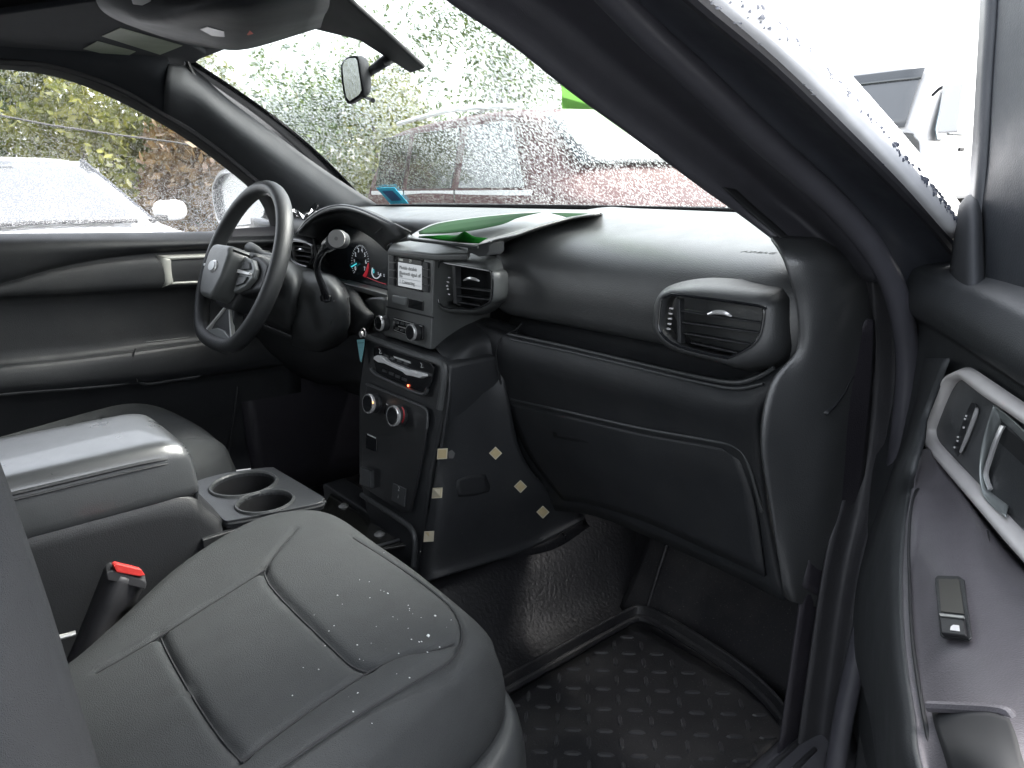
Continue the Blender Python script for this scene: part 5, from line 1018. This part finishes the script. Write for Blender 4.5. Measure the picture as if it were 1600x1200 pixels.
pk = surf('pocket_shade', [[ARS(a, b) for a, b in r] for r in ([(1456, 1110), (1500, 1111), (1545, 1114), (1578, 1124)], [(1463, 1140), (1500, 1140), (1550, 1140), (1588, 1150)], [(1476, 1180), (1520, 1180), (1560, 1180), (1599, 1190)], [(1490, 1225), (1530, 1225), (1570, 1225), (1612, 1225)])], DARK, pd, 3, 4, .001)  # flat dark sheet on the armrest, painted shade in place of a hollow
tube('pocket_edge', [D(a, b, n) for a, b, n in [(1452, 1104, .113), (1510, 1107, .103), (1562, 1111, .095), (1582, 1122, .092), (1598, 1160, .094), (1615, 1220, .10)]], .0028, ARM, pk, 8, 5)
# window frame of the open door
wfp = surf('window_frame', [[D(a, b, n) for a, b, n in r] for r in (
    [(1541, -120, -.03), (1540, 0, -.03), (1534, 120, -.03), (1527, 240, -.03), (1518, 330, -.03), (1508, 400, -.03), (1500, 490, -.03)],
    [(1553, -120, -.018), (1552, 0, -.018), (1545, 120, -.018), (1538, 240, -.018), (1532, 330, -.018), (1530, 400, -.018), (1528, 490, -.018)],
    [(1572, -120, -.024), (1570, 0, -.024), (1562, 120, -.024), (1556, 240, -.024), (1552, 330, -.022), (1552, 400, -.022), (1552, 490, -.022)],
    [(1700, -120, -.03), (1700, 0, -.03), (1700, 120, -.03), (1700, 240, -.03), (1700, 330, -.03), (1700, 400, -.03), (1700, 500, -.03)])], mat('frame_plastic', (.033, .037, .043), .48, grain=.3, var=.08), pd, 4, 4, .01)
surf('sail_trim', [[D(a, b, n) for a, b, n in r] for r in (
    [(1501, 322, -.02), (1512, 309, -.02), (1524, 305, -.02), (1530, 310, -.025)],
    [(1497, 350, -.012), (1506, 334, -.006), (1520, 328, -.006), (1532, 340, -.015)],
    [(1490, 400, -.01), (1502, 395, -.002), (1520, 395, -.002), (1534, 400, -.014)],
    [(1482, 478, -.005), (1500, 485, .0), (1520, 487, .0), (1536, 488, -.01)])], PILL, pd, 4, 4, .004)
# ================================================================ outside
def noise_mat(name, c0, c1, scale, rough, bump=0, metal=0, detail=6, rr=None):
    m = bpy.data.materials.new(name); m.use_nodes = True; t = m.node_tree; p = t.nodes['Principled BSDF']; N = t.nodes.new; L = t.links.new
    tc = N('ShaderNodeTexCoord'); n = N('ShaderNodeTexNoise'); n.inputs['Scale'].default_value = scale; n.inputs['Detail'].default_value = detail
    r = N('ShaderNodeValToRGB'); r.color_ramp.elements[0].color = (*c0, 1); r.color_ramp.elements[1].color = (*c1, 1); r.color_ramp.elements[0].position = .35; r.color_ramp.elements[1].position = .65
    L(tc.outputs['Object'], n.inputs['Vector']); L(n.outputs['Fac'], r.inputs[0]); L(r.outputs[0], p.inputs['Base Color']); p.inputs['Roughness'].default_value = rough
    if bump:
        b = N('ShaderNodeBump'); b.inputs['Strength'].default_value = bump; n3 = N('ShaderNodeTexNoise'); n3.inputs['Scale'].default_value = scale*12; L(tc.outputs['Object'], n3.inputs['Vector']); L(n3.outputs['Fac'], b.inputs['Height']); L(b.outputs[0], p.inputs['Normal'])
    MATS[name] = m; return m
g = mk('ground', [(-300, -300, 0), (300, -300, 0), (300, 300, 0), (-300, 300, 0)], [(0, 1, 2, 3)], noise_mat('wet_asphalt', (.04, .042, .045), (.075, .078, .08), .6, .3, .3), None, False)
tag(g, kind='structure')
# ---- leafy trees
leafcols = {'green': ((.035, .07, .014), (.12, .17, .03)), 'yellow': ((.08, .10, .015), (.20, .20, .035)), 'rust': ((.07, .035, .015), (.14, .09, .03)), 'dark': ((.02, .04, .012), (.06, .09, .025))}
for k, (a, b) in leafcols.items():
    m = noise_mat('leaf_'+k, a, b, 3, .5)
    t = m.node_tree; p = t.nodes['Principled BSDF']; tl = t.nodes.new('ShaderNodeBsdfTranslucent'); mx = t.nodes.new('ShaderNodeMixShader'); mx.inputs[0].default_value = .35
    t.links.new(t.nodes['Color Ramp'].outputs[0] if 'Color Ramp' in t.nodes else [n for n in t.nodes if n.type == 'VALTORGB'][0].outputs[0], tl.inputs[0])
    t.links.new(p.outputs[0], mx.inputs[1]); t.links.new(tl.outputs[0], mx.inputs[2]); t.links.new(mx.outputs[0], t.nodes['Material Output'].inputs['Surface'])
BARK = mat('bark', (.07, .055, .04), .9, var=.05)
def tree(kind, label, x, y, h, w_, lc, seed, nl=9000, low=.15, group=None, ls=.07):
    rr = random.Random(seed); t = thing(kind, label, 'tree' if 'tree' in kind else 'bush', (x, y, 0), group)
    trunk = [V((x, y, 0)), V((x+rr.uniform(-.1, .1), y, h*.25)), V((x+rr.uniform(-.2, .2), y+.1, h*.5)), V((x, y, h*.8))]
    tr = tube('trunk', trunk, [.16*h/5, .12*h/5, .08*h/5, .03*h/5], BARK, t, 8, 3)
    cl = []
    for i in range(22):
        a = rr.uniform(0, 6.28); hh = h*rr.uniform(low, .95); rad = w_*.5*(1-abs(hh/h-.5)*.9)*rr.uniform(.35, 1)
        c = V((x+math.cos(a)*rad, y+math.sin(a)*rad*.8, hh)); cl.append((c, rr.uniform(.16, .30)*w_*.6))
        if i < 7: tube('limb', [trunk[2]+V((0, 0, rr.uniform(-.2, .2)*h)), (trunk[2]+c)/2+V((0, 0, .1)), c], [.05*h/5, .03*h/5, .01], BARK, tr, 5, 2)
    vs, fs = [], []
    for _ in range(nl):
        c, r_ = cl[rr.randrange(len(cl))]
        d = V((rr.gauss(0, 1), rr.gauss(0, 1), rr.gauss(0, .8))); d = d.normalized()*r_*rr.random()**.4*1.25
        p = c+d
        if p.z < .1: continue
        u = V((rr.gauss(0, 1), rr.gauss(0, 1), rr.gauss(0, 1))).normalized(); v = u.cross(V((rr.gauss(0, 1), rr.gauss(0, 1), rr.gauss(0, 1)))).normalized(); s = rr.uniform(.6, 1.3)*ls; b0 = len(vs)
        vs += [p-u*s, p+v*s*.5, p+u*s, p-v*s*.5]; fs.append((b0, b0+1, b0+2, b0+3))
    mk('crown', vs, fs, MATS['leaf_'+lc], t, False)
    return t
GT = 'trees and bushes behind the parked cars'
def at(px, d): # ground point on the bearing of an image column
    r_ = ray(px, 300); k = d/math.hypot(r_.x, r_.y); return CAM.x+r_.x*k, CAM.y+r_.y*k
tl_ = [('leafy_tree', 'tall yellow-green tree behind the white car roof', at(150, 13), 3.6, 3.6, 'yellow', 1),
       ('leafy_tree', 'yellow-green tree just left of the far windscreen pillar, behind the white car', at(265, 12.5), 3.0, 3.2, 'yellow', 2),
       ('leafy_bush', 'rusty brown bush beside the white car wing mirror', at(315, 10.5), 2.1, 2.2, 'rust', 3),
       ('leafy_bush', 'low dark green bush behind the wet outside mirror', at(400, 11), 2.1, 2.6, 'dark', 4),
       ('leafy_tree', 'pale sparse tree at the left edge of the side window', at(10, 14), 3.0, 2.6, 'green', 5),
       ('leafy_tree', 'green tree seen through the wet windscreen under the rear-view mirror', at(470, 13), 3.0, 4.0, 'green', 6),
       ('leafy_tree', 'yellowish tree at the left end of the red SUV', at(590, 13), 2.9, 3.6, 'yellow', 7),
       ('leafy_tree', 'large green tree rising behind the roof of the red SUV', at(770, 15), 4.7, 5.4, 'green', 8),
       ('leafy_bush', 'darker green bush behind the red SUV bonnet, next to the passenger pillar', at(1120, 15), 2.6, 5.0, 'dark', 9)]
for k, l, (x, y), h, w_, lc, sd in tl_: tree(k, l, x, y, h, w_, lc, sd, 9000 if h > 3 else 6000, group=GT)
CARG = mat('car_glass', (.02, .025, .028), .06, spec=.8, coat=.4)
CARGL = mat('pale_car_glass', (.07, .075, .08), .12, spec=.5)
TYRE = mat('tyre', (.02, .02, .02), .8)
# ---- generic car built from stations along its length; local x forward
def car(name, label, loc, rot, L_, W_, prof_, paint, glassm, cat='car', wheel_r=.34, wheels=(.17, .80), spare=False, mir=True, group=None):
    t = thing(name, label, cat, (0, 0, 0), group)
    hw = W_/2
    def st(x, zt, zb, wt, wb, wbelt, zbelt): return [V((x, s*wy, z)) for s, wy, z in [(-1, wb, zb), (-1, hw*wb/hw+.02, (zb+zbelt)/2), (-1, wbelt, zbelt), (-1, wt+.06, (zt*.75+zbelt*.25)), (-1, wt, zt-.04), (-1, wt*.6, zt), (1, wt*.6, zt), (1, wt, zt-.04), (1, wt+.06, (zt*.75+zbelt*.25)), (1, wbelt, zbelt), (1, wb+.02, (zb+zbelt)/2), (1, wb, zb)]]
    rows = [st(*p) for p in prof_]
    bd = surf('body', rows, paint, t, 4, 3, .01)
    caps = []
    for r, nm in ((rows[0], 'rear_end'), (rows[-1], 'front_end')): 
        prism(nm, r, (.02 if nm[0] == 'f' else -.02, 0, 0), paint, bd, .01)
    for fx in wheels:
        for s in (-1, 1):
            c = V((L_*(fx-.5), s*(hw-.06), wheel_r))
            wl = lathe('wheel', c, (0, s, 0), [(wheel_r*.6, -.1), (wheel_r*.95, -.1), (wheel_r, -.06), (wheel_r, .06), (wheel_r*.94, .09), (wheel_r*.66, .09)], TYRE, t, 28)
            lathe('hub_cap', c, (0, s, 0), [(0, .075), (wheel_r*.2, .085), (wheel_r*.6, .07), (wheel_r*.66, .092)], SILV, wl, 20)
            lathe('wheel_arch', c, (0, s, 0), [(wheel_r*1.0, -.02), (wheel_r*1.22, -.02), (wheel_r*1.22, .075), (wheel_r*1.0, .075)], DARK, bd, 28)
    return t, bd
def place(t, loc, rot):
    t.location = loc; t.rotation_euler = (0, 0, rot)
# white car facing our driver's door (its nose toward us)
P = [(-2.2, .95, .45, .62, .72, .80, .75), (-1.9, 1.15, .3, .60, .80, .88, .92), (-1.5, 1.38, .25, .66, .84, .90, .95), (-.8, 1.46, .25, .68, .84, .90, .97), (-.1, 1.44, .25, .68, .84, .90, .96), (.35, 1.25, .25, .62, .84, .90, .95), (.95, .98, .25, .70, .84, .90, .90), (1.6, .90, .25, .64, .84, .88, .84), (2.1, .78, .28, .55, .78, .80, .70), (2.25, .6, .35, .5, .72, .72, .55)]
wc, wb_ = car('white_car', 'white car parked nose toward the driver door, windscreen wiper line showing', 0, 0, 4.5, 1.8, P, mat('car_white', (.55, .56, .57), .2, coat=.5), CARGL)
ws_ = surf('windscreen', [[V((x+.02, y*k, z+.03)) for y in (-.6, -.3, 0, .3, .6)] for x, z, k in ((-.02, 1.40, 1.06), (.35, 1.25, 1.11), (.70, 1.10, 1.16), (.95, .99, 1.2))], CARGL, wc, 3, 3, .004)
tube('wiper', [V((.99, -.62, 1.01)), V((.97, 0, 1.03)), V((.98, .62, 1.01))], .014, DARK, ws_, 6, 5)
for s in (-1, 1):
    tube('screen_pillar', [V((-.02, s*.65, 1.43)), V((.5, s*.70, 1.20)), V((.95, s*.74, 1.0))], .02, GLOSS, ws_, 6, 4)
    mm = rbox('wing_mirror', (.55, s*1.02, 1.06), (.14, .24, .15), mat('car_white', (.8, .8, .8)), wc, .065)
    rbox('mirror_stem', (.60, s*.9, 1.01), (.06, .14, .04), DARK, mm, .01)
    surf('side_window', [[V((x, s*(.66-.0*z), z)) for x in (-1.3, -.6, -.1)] for z in (1.38, 1.2, 1.0)], CARG, wc, 2, 2, .25)
    rbox('headlight', (2.05, s*.62, .68), (.2, .34, .12), mat('lamp_glass', (.5, .5, .5), .1), wc, .03)
rbox('toll_tag', (.05, .1, 1.44), (.05, .16, .03), mat('tag_grey', (.35, .35, .37)), ws_, .004)
place(wc, (-5.35, .70, 0), R(6))
# red SUV across the front
redp = mat('red_paint', (.07, .030, .030), .55, coat=0, spec=.2, var=.03)
P = [(-2.3, 1.55, .5, .60, .80, .86, 1.05), (-2.15, 1.74, .42, .62, .86, .92, 1.1), (-1.2, 1.80, .40, .63, .88, .93, 1.12), (.0, 1.80, .40, .63, .88, .93, 1.12), (.55, 1.72, .40, .63, .88, .93, 1.11), (1.05, 1.34, .40, .66, .88, .93, 1.10), (1.4, 1.12, .40, .68, .88, .92, 1.04), (2.1, 1.05, .42, .64, .88, .90, .98), (2.35, .9, .5, .6, .84, .84, .8)]
rs, rb = car('red_suv', 'dark red SUV parked across the front, blurred by the rainy windscreen', 0, 0, 4.7, 1.86, P, redp, CARG, 'SUV', .40, (.19, .81))
for s in (-1, 1):
    for x0, x1 in ((-2.0, -1.35), (-1.25, -.35), (-.22, .55)):
        w2 = prism('side_window', [V((x0, s*.80, 1.68)), V((x1 - (.0 if x1 < .5 else .1), s*.80, 1.68)), V((x1+(.25 if x1 > .5 else 0), s*.925, 1.16)), V((x0, s*.925, 1.16))], (0, s*.008, 0), CARG, rs, .006)
    tube('roof_rail', [V((-1.9, s*.66, 1.82)), V((-.8, s*.66, 1.86)), V((.4, s*.66, 1.80))], .022, mat('pale_rail', (.6, .6, .6), .3), rs, 8, 4)
    rbox('side_marker', (1.95, s*.905, .86), (.24, .03, .07), mat('orange_lens', (.9, .3, .03), .3), rs, .01)
    for xd in (-1.3, -.28): rbox('door_gap', (xd, s*.938, .85), (.012, .01, .6), DARK, rb, 0)
    rbox('belt_moulding', (-.6, s*.93, 1.12), (3.0, .012, .04), mat('pale_rail', (.6, .6, .6)), rb, .004)
surf('front_screen', [[V((x+.03, y*k, z+.03)) for y in (-.62, 0, .62)] for x, z, k in ((.58, 1.70, 1), (.85, 1.52, 1.03), (1.12, 1.30, 1.08))], CARG, rs, 3, 3, .004)
sp_ = lathe('spare_wheel', (-2.42, 0, 1.06), (-1, 0, 0), [(.30, 0), (.36, .01), (.37, .1), (.33, .18), (.24, .2)], TYRE, rs, 30)
lathe('spare_hub', (-2.42, 0, 1.06), (-1, 0, 0), [(0, .17), (.1, .19), (.24, .18), (.25, .21)], SILV, sp_, 24)
place(rs, (-4.05, 4.95, 0), R(-6))
# white truck to the right
wt = thing('white_truck', 'white medium truck with square cab and mirrors parked ahead on the right', 'truck', (0, 0, 0))
tp = mat('truck_white', (.5, .5, .5), .25, coat=.4)
cabr = [[V((x, y, z)) for y, z in ((-1.15, .8), (-1.15, 1.55), (-1.05, 2.35), (-.9, 2.62), (0, 2.68), (.9, 2.62), (1.05, 2.35), (1.15, 1.55), (1.15, .8))] for x in (-1.9, -1.2, -.5)]
cabr += [[V((x, y, z)) for y, z in ((-1.13, .8), (-1.12, 1.5), (-1.02, 1.62+k), (-.9, 1.68+k*1.1), (0, 1.72+k*1.15), (.9, 1.68+k*1.1), (1.02, 1.62+k), (1.12, 1.5), (1.13, .8))] for x, k in ((-.32, .82), (-.1, .45), (.12, .04))]
cab = surf('cab', cabr, tp, wt, 3, 3, .02)
surf('bonnet', [[V((x, y, z)) for y, z in ((-w2, .75), (-w2, 1.2), (-w2*.9, zt-.1), (-w2*.6, zt), (0, zt+.04), (w2*.6, zt), (w2*.9, zt-.1), (w2, 1.2), (w2, .75))] for x, w2, zt in ((.1, 1.08, 1.62), (.6, 1.04, 1.55), (1.3, .98, 1.42), (1.55, .9, 1.2), (1.6, .85, .9))], tp, wt, 4, 3, .02)
surf('windscreen', [[V((x, y, z)) for y in (-.88, -.4, 0, .4, .88)] for x, z in ((-.235, 2.56), (-.06, 2.24), (.14, 1.80))], mat('truck_screen', (.11, .115, .12), .08), wt, 3, 3, .012)
surf('screen_shade', [[V((x, y, z)) for y in (-.9, 0, .9)] for x, z in ((-.25, 2.60), (-.215, 2.545), (-.15, 2.43))], CARG, wt, 2, 3, .014)
for y0 in (-.4, .35): rbox('cab_seat', (-.25, y0, 1.75), (.2, .4, .5), mat('seat_grey', (.25, .25, .27), .8), wt, .08)
for s in (-1, 1):
    rbox('mirror_housing', (.05, s*1.42, 2.0), (.1, .26, .62), tp, wt, .03); rbox('mirror_glass', (-.01, s*1.42, 2.0), (.02, .22, .56), CHRO, wt, .01)
    tube('mirror_bracket', [V((-.1, s*1.1, 2.2)), V((.0, s*1.25, 2.28)), V((.04, s*1.4, 2.25))], .02, DARK, wt, 6, 3)
    prism('side_window', [V((-1.25, s*1.09, 2.38)), V((-.62, s*1.09, 2.38)), V((-.55, s*1.18, 1.7)), V((-1.25, s*1.18, 1.7))], (0, s*.02, 0), mat('blue_window', (.13, .17, .19), .15), wt, .01)
    prism('vent_window', [V((-.52, s*1.09, 2.38)), V((-.42, s*1.09, 2.3)), V((-.12, s*1.17, 1.75)), V((-.18, s*1.18, 1.62)), V((-.48, s*1.18, 1.62))], (0, s*.02, 0), mat('blue_window', (.13, .17, .19), .15), wt, .01)
    rbox('hood_vent', (.5, s*1.05, 1.36), (.36, .03, .10), CARG, wt, .03); rbox('door_handle', (-1.1, s*1.17, 1.5), (.16, .03, .05), DARK, wt, .01)
    for x in (1.0, -3.6):
        c = V((x, s*.98, .5)); wl = lathe('wheel', c, (0, s, 0), [(.3, -.13), (.48, -.13), (.5, -.08), (.5, .08), (.47, .13), (.3, .13)], TYRE, wt, 28); lathe('wheel_rim', c, (0, s, 0), [(0, .04), (.14, .1), (.28, .06), (.31, .135)], SILV, wl, 20)
rbox('chassis', (-1.6, 0, .7), (5.6, .9, .25), DARK, wt, .02)
rbox('box_body', (-4.0, 0, 1.7), (3.0, 2.3, 1.7), tp, wt, .02)
rbox('fuel_tank', (-1.1, -1.02, .62), (.9, .4, .42), SILV, wt, .08)
rbox('red_lamp', (-.2, -1.13, .78), (.2, .02, .05), mat('red_lens', (.6, .02, .02), .3), wt, .005)
_x, _y = at(1300, 12.3); place(wt, (_x, _y+.3, 0), R(-91))
# poles and wires
pl_ = thing('lamp_post', 'thin pale lamp post standing behind the painted pillar, left of the white truck', 'lamp post', (-5.6, 15.5, 0))
tube('post', [(-5.6, 15.5, 0), (-5.6, 15.5, 3), (-5.6, 15.5, 6.2)], [.07, .06, .05], mat('pole_grey', (.6, .6, .6), .5), pl_, 8, 2); rbox('lamp_head', (-5.5, 15.4, 6.25), (.5, .25, .12), SILV, pl_, .03)
up = thing('utility_pole', 'wooden utility pole carrying the sagging cable behind the white car', 'utility pole', (-13, -3, 0))
tube('post', [(-13, -3, 0), (-13, -3, 4), (-13, -3, 7)], [.14, .12, .1], BARK, up, 8, 2); rbox('cross_arm', (-13, -3, 6.6), (.12, 1.6, .12), BARK, up, .01)
cb = tube('sagging_cable', [X(-150, 150, -8), X(60, 192, -8), X(130, 203, -8), X(200, 213, -8), X(270, 222, -8), X(330, 232, -8), X(420, 240, -8)], .012, mat('cable', (.03, .03, .03), .7), None, 6, 6)
tag(cb, 'dark sagging cable crossing the trees behind the white car', 'cable')
